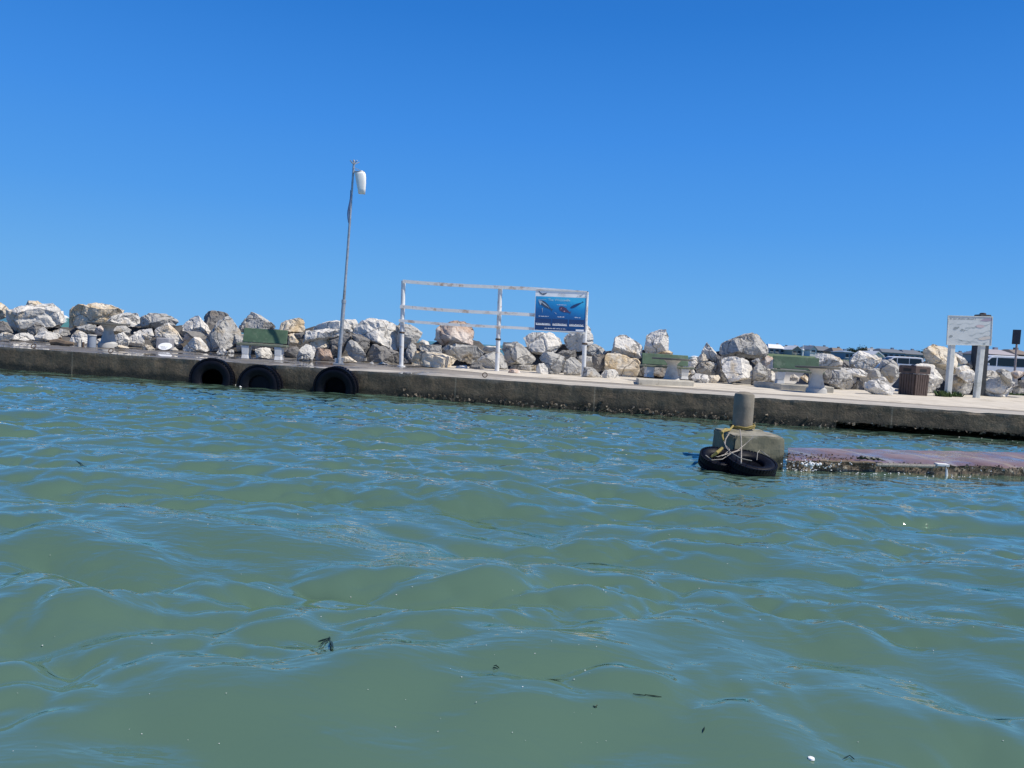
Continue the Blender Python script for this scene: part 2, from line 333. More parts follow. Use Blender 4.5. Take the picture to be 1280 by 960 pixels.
rk('F', 0, 'G', [(222,690),(240,590),(340,600),(380,650),(422,694),(400,710),(230,695)], 'grey angular front stone right of the whale board post foot')
rk('F', 0, 'W', [(410,664),(450,620),(550,605),(592,642),(632,724),(500,718),(430,705)], 'pale front stone before the brown cube boulder')
rk('F', 1, 'T', [(450,600),(455,470),(490,455),(600,460),(640,480),(770,505),(802,542),(792,642),(762,728),(640,715),(480,640)], 'big brown cube boulder with a cream top', [(470,530),(780,560)])
rk('F', 2, 'W', [(515,452),(550,300),(600,255),(650,258),(760,320),(822,390),(810,492),(780,514),(640,478),(560,455)], 'pale leaning boulder on top of the brown cube boulder', [(575,340),(725,390)])
rk('F', 2, 'W', [(840,420),(860,330),(870,260),(1000,220),(1060,213),(1085,290),(1080,410),(1080,455),(960,475),(860,485)], 'tall white upright boulder split by a black crack', [(1000,330)])
rk('F', 2, 'T', [(880,485),(960,440),(1080,420),(1140,450),(1152,485),(1050,500)], 'cream and orange stone above the middle bench back')
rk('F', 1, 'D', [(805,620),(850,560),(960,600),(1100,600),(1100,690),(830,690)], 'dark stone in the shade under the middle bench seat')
rk('F', 0, 'T', [(960,702),(990,665),(1022,702)], 'tiny tan cobble between the legs of the middle bench')
rk('G', 1, 'W', [(100,520),(165,440),(230,400),(250,430),(260,475),(220,524),(160,560)], 'white stone at the right end of the middle bench back')
rk('G', 2, 'T', [(250,430),(290,375),(330,358),(365,440),(300,480),(255,480)], 'tan blocky stone at the left foot of the fin shaped stone')
rk('G', 2, 'W', [(295,362),(345,262),(440,360),(472,420),(470,475),(400,460),(360,425)], 'pointed fin shaped white stone on the skyline', [(332,335),(350,395)])
rk('G', 1, 'G', [(228,525),(280,470),(390,450),(435,520),(480,490),(482,565),(400,585),(250,570)], 'pale flat faced stone right of the middle bench')
rk('G', 0, 'W', [(190,615),(250,570),(360,590),(372,642),(350,685),(240,675)], 'white topped dark stone right of the middle bench plinth')
rk('G', 0, 'T', [(365,600),(480,585),(502,622),(420,684),(368,684)], 'tan front stone left of the great pale slab boulder')
rk('G', 1, 'W', [(178,545),(210,525),(242,567),(200,590)], 'small white stone tucked behind the right leg of the middle bench')
rk('G', 0, 'T', [(105,630),(140,560),(200,575),(160,630)], 'small tan stone beside the right leg of the middle bench')
rk('G', 1, 'D', [(440,370),(500,400),(500,540),(545,640),(520,690),(430,690),(480,600)], 'dark boulder in the shadow left of the great pale slab boulder')
rk('G', 0, 'W', [(473,440),(520,400),(620,393),(740,420),(800,450),(828,500),(822,605),(700,645),(570,692),(545,640),(500,530)], 'great pale slab boulder leaning forward behind the bollard', [(800,590),(575,660)])
rk('G', 2, 'G', [(473,310),(510,260),(620,220),(720,185),(820,168),(860,190),(950,320),(962,372),(930,412),(870,434),(740,415),(620,395),(520,415),(480,372)], 'biggest grey boulder on the skyline with a bright white right edge', [(760,210),(880,380),(620,330)])
rk('G', 2, 'R', [(880,455),(930,400),(980,390),(1022,410),(1002,475),(940,514),(900,500)], 'red brown stone right of the biggest grey boulder')
rk('G', 0, 'G', [(800,650),(830,590),(820,520),(885,440),(930,510),(962,560),(950,645),(900,625),(850,665),(800,705)], 'thin grey slab leaning on the great pale slab boulder', [(890,560)])
rk('G', 0, 'W', [(930,525),(1000,520),(1060,570),(1082,645),(1020,655),(970,648)], 'white stone left of the right bench legs')
rk('G', 1, 'G', [(790,450),(860,420),(890,450),(850,510)], 'small grey stone under the biggest grey boulder')
rk('G', 0, 'W', [(1178,650),(1190,590),(1232,575),(1272,620),(1272,658)], 'white cobble seen under the seat of the right bench')
rk('G', 1, 'W', [(980,520),(1000,420),(1060,430),(1090,560),(1060,600)], 'pale stone behind the left end of the right bench back')
rk('H', 0, 'T', [(165,570),(210,545),(242,572),(237,637),(190,600)], 'small cream cobble left of the right table pedestal')
rk('H', 2, 'W', [(305,372),(350,328),(460,340),(560,380),(592,420),(582,455),(520,475),(440,465),(330,465)], 'long white boulder with a rust brown foot above the right table', [(500,430)])
rk('H', 2, 'D', [(585,470),(600,390),(655,400),(650,475)], 'small dark stone between two long white boulders')
rk('H', 2, 'W', [(648,490),(650,430),(700,360),(760,308),(860,340),(970,370),(982,410),(900,482),(830,490),(750,490)], 'long white boulder with a dark left face left of the far white van', [(690,380),(810,480)])
rk('H', 1, 'D', [(370,610),(390,510),(470,490),(480,560),(430,640)], 'dark stone right of the right table pedestal')
rk('H', 0, 'G', [(405,625),(480,510),(560,475),(740,540),(772,550),(735,630),(690,692),(640,709),(520,704)], 'grey lichened boulder right of the right table')
rk('H', 1, 'W', [(540,500),(590,470),(640,480),(690,512),(760,490),(832,530),(822,575),(760,570),(640,560)], 'white stone on top of the grey lichened boulder')
rk('H', 1, 'G', [(818,540),(840,495),(960,480),(992,550),(950,580),(830,580)], 'grey shaded stone left of the brown litter bin')
rk('H', 1, 'G', [(955,490),(980,400),(1070,388),(1130,430),(1162,460),(1155,610),(1060,635),(1000,570)], 'rugged grey boulder just left of the brown litter bin', [(1070,480)])
rk('H', 1, 'W', [(830,585),(910,550),(1000,570),(1045,610),(900,620)], 'thin white slab on top of the wide flat boulder by the bin')
rk('H', 0, 'W', [(800,690),(812,612),(940,598),(1000,610),(1107,690),(1082,754),(940,760),(860,725)], 'wide flat topped white boulder left of the brown litter bin', [(850,660),(930,720)])
rk('H', 0, 'D', [(680,698),(740,600),(802,620),(800,690),(760,706)], 'dark shaded stone left of the wide flat topped white boulder')
rk('I', 2, 'T', [(268,310),(330,270),(380,235),(460,232),(510,250),(560,300),(592,340),(622,425),(640,505),(580,545),(510,510),(420,455),(330,435)], 'big rugged boulder behind the left post of the map board', [(430,365),(495,445)])
rk('I', 0, 'W', [(175,475),(220,430),(390,438),(480,490),(502,560),(492,685),(430,748),(350,728),(280,705),(200,700)], 'large round white boulder right of the brown litter bin', [(420,590)])
rk('I', 2, 'W', [(570,335),(640,325),(722,430),(702,450),(640,440)], 'white sloping slab stone between the map board posts')
rk('I', 1, 'W', [(600,480),(720,445),(785,500),(792,605),(760,655),(640,570)], 'pale stone below the map board between its posts')
rk('I', 0, 'G', [(552,640),(570,555),(640,535),(780,560),(792,700),(747,748),(620,735),(555,705)], 'boulder with a smooth dark face between the map board posts', [(590,595),(728,592)])
rk('I', 2, 'G', [(690,430),(780,395),(850,430),(862,505),(800,525),(720,475)], 'grey stone behind the right post of the map board')
rk('I', 0, 'W', [(828,610),(870,520),(960,480),(1050,510),(1120,600),(1162,690),(1150,724),(1090,774),(960,780),(880,735),(840,660)], 'large cream boulder with a brown underside right of the map board', [(1000,690)])
rk('I', 1, 'G', [(1000,500),(1110,480),(1200,570),(1217,622),(1160,660),(1100,600)], 'grey white stone leaning on the large cream boulder')
rk('I', 1, 'R', [(1148,525),(1200,503),(1300,520),(1335,575),(1200,590),(1160,570)], 'reddish stone at the foot of the small roadside sign')
rk('I', 0, 'G', [(1160,670),(1220,650),(1280,690),(1310,735),(1170,738)], 'grey stone behind the green weeds at the right edge')
rk('I', 1, 'D', [(1220,610),(1330,580),(1345,680),(1250,690)], 'dark stone cut by the right edge of the photo')

def facet_rock(front_pts, seed, size):
    rnd = random.Random(seed)
    bm = bmesh.new()
    for p in front_pts: bm.verts.new(p)
    res = bmesh.ops.convex_hull(bm, input=bm.verts)
    for v in [v for v in bm.verts if not v.link_faces]: bm.verts.remove(v)
    # fracture planes, mostly on the seaward face, so that the stone breaks into flat facets
    for _ in range(rnd.randint(3, 5)):
        no = Vector((rnd.gauss(.08, .42), -rnd.uniform(.55, 1.0), rnd.gauss(.12, .42))).normalized()
        sup = [v.co.dot(no) for v in bm.verts]; hi_, lo_ = max(sup), min(sup); dpl = lo_ + (hi_ - lo_) * rnd.uniform(.76, .93)
        bmesh.ops.bisect_plane(bm, geom=list(bm.verts) + list(bm.edges) + list(bm.faces), plane_co=no * dpl, plane_no=no, clear_outer=True)
        bmesh.ops.holes_fill(bm, edges=[e for e in bm.edges if e.is_boundary])
    bmesh.ops.dissolve_limit(bm, angle_limit=R_(6), verts=bm.verts, edges=bm.edges)
    bmesh.ops.bevel(bm, geom=list(bm.edges), offset=size * .016, segments=1, affect='EDGES', clamp_overlap=True)
    bmesh.ops.triangulate(bm, faces=bm.faces)
    tgt = max(size / 11, .035)
    for _ in range(5):
        es = [e for e in bm.edges if e.calc_length() > tgt]
        if not es or len(bm.verts) > 2600: break
        bmesh.ops.subdivide_edges(bm, edges=es, cuts=1)
        bmesh.ops.triangulate(bm, faces=[f for f in bm.faces if len(f.verts) > 3])
    bm.normal_update()
    off = Vector((rnd.uniform(-50, 50), rnd.uniform(-50, 50), rnd.uniform(-50, 50)))
    for v in bm.verts:
        q = v.co / size * 1.0 + off
        a = noise.fractal(q * 2.0, .9, 2.1, 4) * .02
        # stepped ledges: quantised noise gives broken, chipped planes
        s = noise.noise(q * 3.4 + Vector((9, 9, 9))); st = (math.floor(s * 4) / 4 - s) * .075
        c = -max(0, .14 - abs(noise.noise(q * 2.3 + Vector((3, 7, 1))))) * .35
        v.co += v.normal * (a + st + c) * size
    bm.normal_update()
    return bm

core = []
for i, (tile, row, st, pts, ridge, label) in enumerate(RK):
    ox, oy = ORG[tile]
    P = [(ox + x / 8, oy + y / 8) for x, y in pts]
    gx = sum(p[0] for p in P) / len(P); gy = sum(p[1] for p in P) / len(P); pb_ = max(p[1] for p in P)
    P = [(gx + (x - gx) * 1.05, min(gy + (y - gy) * 1.05, pb_)) for x, y in P]; RP = [(ox + x / 8, oy + y / 8) for x, y in ridge]
    cx = sum(p[0] for p in P) / len(P); cy = sum(p[1] for p in P) / len(P)
    by = max(p[1] for p in P); bx = [p[0] for p in P if p[1] == by][0]
    Yb = base_y(cx)
    W_px = max(p[0] for p in P) - min(p[0] for p in P); H_px = by - min(p[1] for p in P)
    size = (W_px * H_px) ** .5 * 25 / F
    th = .40 * size + .12 * W_px * 25 / F
    if row == 0:
        g = ground(bx, by); Y = min(max(g.y, Yb - 4.5), Yb + 1.2) + th * .55
    else: Y = Yb + (0, 1.0, 1.9, 2.7)[row]
    rnd = random.Random(i * 13 + 5)
    k = 1.0
    V = [at_y(x, y, Y + rnd.uniform(-.12, .12) * size) for x, y in P]
    if row == 0:
        for q in V: q.z = max(q.z, QH - .02)
    cen = sum(V, Vector()) / len(V)
    fr = list(V)
    if RP:
        for x, y in RP: fr.append(at_y(x, y, Y - th * rnd.uniform(.75, 1.0)))
    else:
        for _ in range(3):
            a = rnd.randrange(len(V)); q = cen.lerp(V[a], rnd.uniform(.25, .62)); q.y -= th * rnd.uniform(.6, 1.0); fr.append(q)
    for a in range(len(V)):
        q = cen.lerp(V[a], rnd.uniform(.55, .85)); q.y = Y + th * rnd.uniform(.55, 1.05); fr.append(q)
    org = Vector((cen.x, Y, min(v.z for v in V)))
    bm = facet_rock([q - org for q in fr], i, size)
    me = bpy.data.meshes.new('boulder'); bm.to_mesh(me); bm.free()
    me.materials.append(RM[st])
    o = bpy.data.objects.new('boulder', me); COL.objects.link(o); o.location = org
    tag(o, label, 'boulder', 'boulders of the breakwater')
    zs = [v.z for v in V]; xs = [v.x for v in V]
    if row >= 1: core.append((min(xs), max(xs), min(zs), max(zs), row))

# rubble core that the boulders rest on
xs = np.arange(-24, 25, .35); rows_ = []
def core_top(x):
    t = QH - .1; tot = 0
    for a, b, z0, z1, r in core:
        if a - .1 < x < b + .1 and r >= 1: t = max(t, z0 + .28 * (z1 - z0))
    return t
tops = np.array([core_top(x) for x in xs]); tops = np.minimum(tops, np.roll(tops, 1) * .5 + np.roll(tops, -1) * .5 + .1)
b = MB(); nc = 9
vs = []; fs = []
for i, x in enumerate(xs):
    Yb = base_y(640 + x / 25 * F); T = tops[i]
    prof = [(.3, QH - .12), (1.5, QH + (T - QH) * .1), (2.0, QH + (T - QH) * .6), (2.4, T), (2.9, T), (3.5, T - .3), (4.6, .3), (6.0, -.5), (6.1, -1.2)]
    for j, (dy, z) in enumerate(prof):
        q = noise.noise(Vector((x * 1.7, dy * 1.7, 4.2))) * .12
        vs.append((x, Yb + dy, z + (q if 0 < j < 7 else 0)))
for i in range(len(xs) - 1):
    for j in range(nc - 1): fs.append((i * nc + j, (i + 1) * nc + j, (i + 1) * nc + j + 1, i * nc + j + 1))
b.add(vs, fs)
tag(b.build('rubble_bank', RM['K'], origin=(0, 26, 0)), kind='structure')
# ------------------------------------------------------------------ materials for the setting
def concrete_face():
    mm, t, p = mat('quay_face'); v = coords(t, world=True)
    n = ntex(t, v, 1.3, 8, .7); c = ramp(t, n, [(.3, (.055, .041, .026)), (.55, (.135, .104, .067)), (.75, (.235, .188, .128))])
    mp = N(t, 'ShaderNodeMapping'); mp.inputs['Scale'].default_value = (5, 5, .5); t.links.new(v, mp.inputs['Vector'])
    s = ntex(t, mp.outputs[0], 1.2, 6, .7); c = mixc(t, ramp(t, s, [(.5, (0, 0, 0)), (.7, (.7, .7, .7))]), c, (.05, .043, .033))
    e = ntex(t, v, 5, 6, .8); c = mixc(t, ramp(t, e, [(.64, (0, 0, 0)), (.72, (.8, .8, .8))]), c, (.27, .25, .21))
    z = N(t, 'ShaderNodeSeparateXYZ'); t.links.new(v, z.inputs[0])
    zz = math_(t, 'ADD', z.outputs[2], math_(t, 'MULTIPLY', math_(t, 'SUBTRACT', ntex(t, v, 2.2, 6, .7), .5), .38))
    c = mixc(t, ramp(t, zz, [(.12, (1, 1, 1)), (.24, (0, 0, 0))]), c, (.022, .021, .014))     # wet weed line at the water
    c = mixc(t, ramp(t, zz, [(.50, (0, 0, 0)), (.60, (.75, .75, .75))]), c, (.22, .20, .17))
    # vertical joints
    jx = math_(t, 'ABSOLUTE', math_(t, 'SUBTRACT', math_(t, 'FRACT', math_(t, 'DIVIDE', math_(t, 'ADD', z.outputs[0], 12.9 + 26.4), 3.3)), .5))
    c = mixc(t, ramp(t, jx, [(.002, (.55, .55, .55)), (.006, (0, 0, 0))]), c, (.30, .26, .19))
    t.links.new(c, p.inputs['Base Color']); p.inputs['Roughness'].default_value = .75
    bump(t, p, math_(t, 'ADD', ntex(t, v, 9, 8, .75), math_(t, 'MULTIPLY', n, .8)), .8, .05)
    return mm
def deck_mat():
    mm, t, p = mat('quay_deck'); v = coords(t, world=True)
    z = N(t, 'ShaderNodeSeparateXYZ'); t.links.new(v, z.inputs[0])
    # wet on the western end, dry and sandy to the east
    wet = math_(t, 'ADD', math_(t, 'MULTIPLY', z.outputs[0], -.085), math_(t, 'MULTIPLY', math_(t, 'SUBTRACT', ntex(t, v, .55, 6, .65), .5), 2.2))
    wet = ramp(t, wet, [(.12, (0, 0, 0)), (.42, (1, 1, 1))])
    n = ntex(t, v, 2.4, 8, .7); dry = ramp(t, n, [(.3, (.40, .36, .29)), (.5, (.54, .49, .40)), (.72, (.62, .57, .48))])
    mp = N(t, 'ShaderNodeMapping'); mp.inputs['Rotation'].default_value = (0, 0, math.atan2(qd.y, qd.x) * -1); mp.inputs['Scale'].default_value = (.25, 4, 1); t.links.new(v, mp.inputs['Vector'])
    s = ntex(t, mp.outputs[0], 1.0, 6, .65); dry = mixc(t, ramp(t, s, [(.48, (0, 0, 0)), (.62, (.75, .75, .75))]), dry, (.27, .245, .20))
    dk = ramp(t, n, [(.3, (.10, .092, .078)), (.7, (.21, .19, .16))])
    off_ = N(t, 'ShaderNodeVectorMath', operation='SUBTRACT'); off_.inputs[1].default_value = QL; t.links.new(v, off_.inputs[0])
    dt = N(t, 'ShaderNodeVectorMath', operation='DOT_PRODUCT'); dt.inputs[1].default_value = qn; t.links.new(off_.outputs[0], dt.inputs[0])
    de = math_(t, 'ADD', dt.outputs['Value'], math_(t, 'MULTIPLY', math_(t, 'SUBTRACT', ntex(t, v, .9, 6, .7), .5), 1.1))
    dry = mixc(t, ramp(t, math_(t, 'DIVIDE', de, 4.0), [(.36, (0, 0, 0)), (.46, (.8, .8, .8)), (.78, (.8, .8, .8))]), dry, (.24, .21, .165))
    c = mixc(t, wet, dry, dk); t.links.new(c, p.inputs['Base Color'])
    pud = ramp(t, math_(t, 'MULTIPLY', wet, ramp(t, ntex(t, v, .9, 4, .5), [(.42, (0, 0, 0)), (.55, (1, 1, 1))])), [(.3, (0, 0, 0)), (.8, (1, 1, 1))])
    r = N(t, 'ShaderNodeMix'); r.data_type = 'FLOAT'; t.links.new(pud, r.inputs[0]); r.inputs[2].default_value = .62; r.inputs[3].default_value = .03
    t.links.new(r.outputs[0], p.inputs['Roughness'])
    b = N(t, 'ShaderNodeBump'); b.inputs['Distance'].default_value = .02
    t.links.new(math_(t, 'MULTIPLY', math_(t, 'SUBTRACT', 1.0, pud), .35), b.inputs['Strength']); t.links.new(ntex(t, v, 14, 6, .7), b.inputs['Height']); t.links.new(b.outputs[0], p.inputs['Normal'])
    return mm
M = {}
M['face'] = concrete_face(); M['deck'] = deck_mat()
M['sand'] = simple('sand', (.60, .545, .45), .95, 0, .14, 1.8, .4, True, dirt=(.42, .37, .29))
M['kerb'] = simple('pale_kerb', (.56, .52, .44), .8, 0, .2, 2.5, .3, True, dirt=(.30, .27, .22))
M['white_paint'] = simple('white_paint', (.74, .74, .72), .45, 0, .08, 5, .1, dirt=(.48, .33, .22))
M['white_post'] = simple('weathered_white', (.66, .67, .62), .6, 0, .12, 4, .2, dirt=(.42, .43, .36))
M['galv'] = simple('galvanised_steel', (.42, .43, .44), .42, .55, .2, 8, .1, dirt=(.26, .22, .18))
M['green'] = simple('green_paint', (.073, .130, .073), .55, 0, .22, 5, .2, dirt=(.15, .20, .13))
M['dark_top'] = simple('weathered_top', (.10, .10, .09), .7, 0, .3, 5, .3)
M['seat'] = simple('mossy_concrete', (.17, .19, .14), .8, 0, .25, 7, .3)
M['conc'] = simple('cast_concrete', (.52, .51, .48), .85, 0, .14, 4, .4, dirt=(.36, .34, .30))
M['plinth'] = simple('plinth_concrete', (.50, .465, .385), .9, 0, .16, 4, .4, dirt=(.31, .28, .22))
M['whitewash'] = simple('whitewash', (.70, .70, .68), .8, 0, .1, 5, .3, dirt=(.45, .43, .40))
M['rubber'] = simple('tyre_rubber', (.004, .005, .010), .42, 0, .3, 10, .3)
_p = M['rubber'].node_tree.nodes['Principled BSDF']; _p.inputs['Roughness'].default_value = .5; _p.inputs['Specular IOR Level'].default_value = .15
M['rust'] = simple('rusty_iron', (.10, .07, .05), .7, .3, .4, 14, .4)
M['brown'] = simple('brown_plastic_wood', (.082, .055, .045), .6, 0, .22, 7, .25)
M['black'] = simple('black_void', (.01, .01, .01), .6, 0, .2, 5, 0)
M['blockc'] = simple('bollard_concrete', (.17, .16, .11), .85, 0, .22, 4, .6, dirt=(.16, .155, .115))
_t = M['blockc'].node_tree; _p = _t.nodes['Principled BSDF']; _l = _p.inputs['Base Color'].links[0].from_socket
_v = coords(_t, world=True); _z = N(_t, 'ShaderNodeSeparateXYZ'); _t.links.new(_v, _z.inputs[0])
_w = math_(_t, 'ADD', _z.outputs[2], math_(_t, 'MULTIPLY', math_(_t, 'SUBTRACT', ntex(_t, _v, 6, 6, .7), .5), .22))
_c = mixc(_t, ramp(_t, _w, [(.13, (.9, .9, .9)), (.20, (0, 0, 0))]), _l, (.03, .032, .02))
_c = mixc(_t, ramp(_t, _w, [(.40, (0, 0, 0)), (.44, (.8, .8, .8))]), _c, (.33, .31, .25)); _t.links.new(_c, _p.inputs['Base Color'])  # paler top: sunlight on the upper face put into the colour
M['pillarc'] = simple('pillar_concrete', (.215, .19, .148), .8, 0, .18, 5, .5, dirt=(.24, .22, .18))
M['rope_y'] = simple('yellow_rope', (.30, .235, .07), .8, 0, .3, 30, .3)
M['rope_p'] = simple('pale_rope', (.34, .31, .27), .85, 0, .25, 30, .3)
M['foam'] = simple('foam', (.78, .80, .80), .7, 0, .08, 12, .3)
M['mussel'] = simple('mussel_crust', (.10, .075, .05), .6, 0, .7, 22, 1.0, dirt=(.42, .38, .30))
M['weed'] = simple('sea_weed', (.016, .032, .016), .4, 0, .3, 20, .1)
M['plant'] = simple('green_weeds', (.06, .11, .03), .7, 0, .35, 9, .1)
M['wood'] = simple('driftwood', (.16, .12, .085), .85, 0, .3, 8, .4)
M['canvas'] = simple('white_canvas', (.84, .82, .77), .8, 0, .04, 6, .1)
M['dark_blue'] = simple('navy_strip', (.05, .10, .22), .7, 0, .2, 10, .1)

# ------------------------------------------------------------------ quay
e0 = QL - qd * 14; e1 = QR + qd * 16
def qp(s, d, z):                      # s metres along from QL, d metres inland from the edge
    q = QL + qd * s + qn * d; return Vector((q.x, q.y, z))
L_ = (QR - QL).length
su = None
for k in range(400):                  # where the undercut begins (photo x = 1045)
    q = qp(k * .1, 0, .2)
    dd = q - C0; px = 640 + F * dd.dot(cR) / dd.dot(cf)
    if px > 1045: su = k * .1; break
rq = random.Random(3)
b = MB()
# solid wall (left) with a slightly uneven lower edge, slab on a recessed wall (right)
def strip(ss, z_lo):
    for a, c in zip(ss[:-1], ss[1:]):
        b.hexa([qp(a, .0, z_lo(a)), qp(c, .0, z_lo(c)), qp(c, 9, z_lo(c)), qp(a, 9, z_lo(a))],
               [qp(a, 0, QH), qp(c, 0, QH), qp(c, 9, QH), qp(a, 9, QH)])
def face_strip(s0, s1, zlo, dy0):
    n = max(2, int((s1 - s0) / .08)); zs = 12; vs = []; fs = []
    for i in range(n + 1):
        s = s0 + (s1 - s0) * i / n
        zl = zlo(s)
        for j in range(zs + 1):
            z = zl + (QH - zl) * j / zs
            chip = 0
            if j >= zs - 1: chip = max(0, noise.noise(Vector((s * 2.2, 0, 7.7))) - .15) * .10
            d = noise.fractal(Vector((s * 2.5, z * 2.5, 1.3)), 1, 2, 4) * .018
            vs.append(qp(s, d + chip + dy0, z - (chip * .6 if j == zs else 0)))
    for i in range(n):
        for j in range(zs):
            a = i * (zs + 1) + j; fs.append((a, a + zs + 1, a + zs + 2, a + 1))
    return vs, fs, n, zs
low = lambda s: -.9
und = lambda s: .15 + .035 * noise.noise(Vector((s * 2.3, 3, 3))) + .02 * noise.noise(Vector((s * 7, 3, 3)))
v1, f1, n1, z1 = face_strip(-14, su, low, 0)
v2, f2, n2, z2 = face_strip(su, L_ + 16, und, 0)
b.add(v1, f1); b.add(v2, f2)
# underside and recessed wall of the undercut part
ns = 60; vs = []; fs = []
for i in range(ns + 1):
    s = su + (L_ + 16 - su) * i / ns
    vs += [qp(s, .0, und(s)), qp(s, 1.3, und(s)), qp(s, 1.3, -.9)]
for i in range(ns):
    a = i * 3; fs += [(a, a + 3, a + 4, a + 1), (a + 1, a + 4, a + 5, a + 2)]
b.add(vs, fs); b.add([qp(su, 0, -.9), qp(su, 1.3, -.9), qp(su, 1.3, QH - .02), qp(su, 0, QH - .02)], [(0, 1, 2, 3)])
quay = b.build('quay', M['face'], origin=QL)
tag(quay, 'long low concrete quay wall with dark weed stained face above green water', 'quay')
# deck: top surface as a part of the quay, following the chipped edge
b = MB(); vs = []; fs = []; k = 0
top = [v1[i * (z1 + 1) + z1] for i in range(n1 + 1)] + [v2[i * (z2 + 1) + z2] for i in range(1, n2 + 1)]
dd_ = (0, .12, .3, .7, 1.5, 3, 5, 9)
for i, q in enumerate(top):
    for d in dd_:
        z = q.z if d == 0 else QH + .006 * noise.noise(Vector((q.x * .7, d, 5)))
        p = q + qn * d; vs.append(Vector((p.x, p.y, z)))
nd = len(dd_)
for i in range(len(top) - 1):
    for j in range(nd - 1): fs.append((i * nd + j, (i + 1) * nd + j, (i + 1) * nd + j + 1, i * nd + j + 1))
b.add(vs, fs); b.build('deck', M['deck'], quay, QL, smooth=True)
# mussels and weed clinging along the foot of the wall: one crust part
b = MB()
for k in range(420):
    s = rq.uniform(L_ * .42, L_ + 2); z = rq.gauss(.06, .05) if s < su else und(s) + rq.uniform(-.03, .02)
    c = qp(s, -.015 if s < su else rq.uniform(-.01, .1), z); r = rq.uniform(.02, .06)
    b.add([c + Vector((rq.uniform(-1, 1), rq.uniform(-.7, .3), rq.uniform(-1, 1))) * r for _ in range(6)], [(0, 1, 2), (0, 2, 3), (3, 4, 5), (0, 3, 5), (1, 4, 2), (2, 4, 5)])
tag(b.build('mussel_crust', M['mussel'], quay, QL), kind='stuff')
# mooring rings, loose on the deck edge
for i, (px, py) in enumerate([(42.5, 433.5), (139, 439.2), (606, 469.5)]):
    g = at_z(px, py + 1.6, QH + .02); b = MB(); ring = []
    for k in range(17):
        t = 2 * math.pi * k / 16; ring.append(g + Vector((math.cos(t) * .058, -.02 + .03 * math.sin(t), .05 + math.sin(t) * .055)))
    b.tube(ring, .013, 6, False); b.build('mooring_ring', M['rust'], quay, QL, True)
# pale coping strip and sand
b = MB(); vs = []; fs = []
s0_, s1_ = L_ * .40, L_ + 16; n = 90
for i in range(n + 1):
    s = s0_ + (s1_ - s0_) * i / n
    inn = 3.0 + .5 * noise.noise(Vector((s * .5, 1, 1))) + max(0, (L_ * .52 - s)) * .9 - .08 * max(0, s - L_ * .5)
    far = 26 + max(0, s - L_ * .6) * 2.5
    for j, d in enumerate((0, .25, 1, 2.5, 6, far)):
        dd2 = inn + d; q = QL + qd * s + qn * dd2
        z = QH + (.004 if j == 0 else .012 + .03 * noise.noise(Vector((q.x * .8, q.y * .8, 2))) + (0.025 if j > 1 else 0)); z = max(z, QH + .005)
        vs.append(Vector((q.x, q.y, z)))
for i in range(n):
    for j in range(5): fs.append((i * 6 + j, (i + 1) * 6 + j, (i + 1) * 6 + j + 1, i * 6 + j + 1))
# keep only the strip in front of the rocks (behind them the bank and the land take over)
keep = [f for f in fs if all(vs[i].y < 30 or vs[i].x > 14 for i in f)]
b.add(vs, keep); tag(b.build('sand', M['sand'], origin=QL, smooth=True), kind='structure')

# ------------------------------------------------------------------ land to the east
b = MB(); vs = []; fs = []
Ys = [25, 27, 30, 34, 40, 50, 65, 85, 110, 140, 180, 220, 260, 320, 400, 550, 800]
Ts = [.318, .326, .34, .36, .40, .46, .54, .64, .78, .95, 1.2, 1.6, 2.4, 4]
for Y in Ys:
    for j, tt in enumerate(Ts):
        x = Y * tt; z = float(np.interp(Y, [25, 40, 60, 100, 180, 260, 400, 800], [.62, .8, .9, 1.2, 3.0, 4.2, 4.0, 3.0]))
        if j == 0: z = -.6
        z += .12 * noise.noise(Vector((x * .08, Y * .08, 2))) * min(1, max(0, (Y - 30) / 20))
        if Y < 30: z = min(z, .56)
        vs.append(Vector((x, Y, z)))
nT = len(Ts)
for i in range(len(Ys) - 1):
    for j in range(nT - 1): fs.append((i * nT + j, i * nT + j + 1, (i + 1) * nT + j + 1, (i + 1) * nT + j))
mm, t, p = mat('land'); v = coords(t, world=True); z = N(t, 'ShaderNodeSeparateXYZ'); t.links.new(v, z.inputs[0])
n = ntex(t, v, .06, 7, .65); grass = ramp(t, n, [(.35, (.075, .12, .045)), (.65, (.13, .17, .07))])
asph = ramp(t, ntex(t, v, .4, 5), [(.3, (.10, .10, .10)), (.7, (.16, .155, .15))])
c = mixc(t, ramp(t, math_(t, 'DIVIDE', z.outputs[1], 300), [(.40, (0, 0, 0)), (.47, (1, 1, 1))]), asph, grass)
sandm = ramp(t, math_(t, 'DIVIDE', z.outputs[1], 100), [(.30, (1, 1, 1)), (.42, (0, 0, 0))])
c = mixc(t, sandm, c, (.52, .48, .40)); t.links.new(c, p.inputs['Base Color']); p.inputs['Roughness'].default_value = .95
b.add(vs, fs); tag(b.build('land', mm, origin=(20, 60, 0), smooth=True), kind='structure')

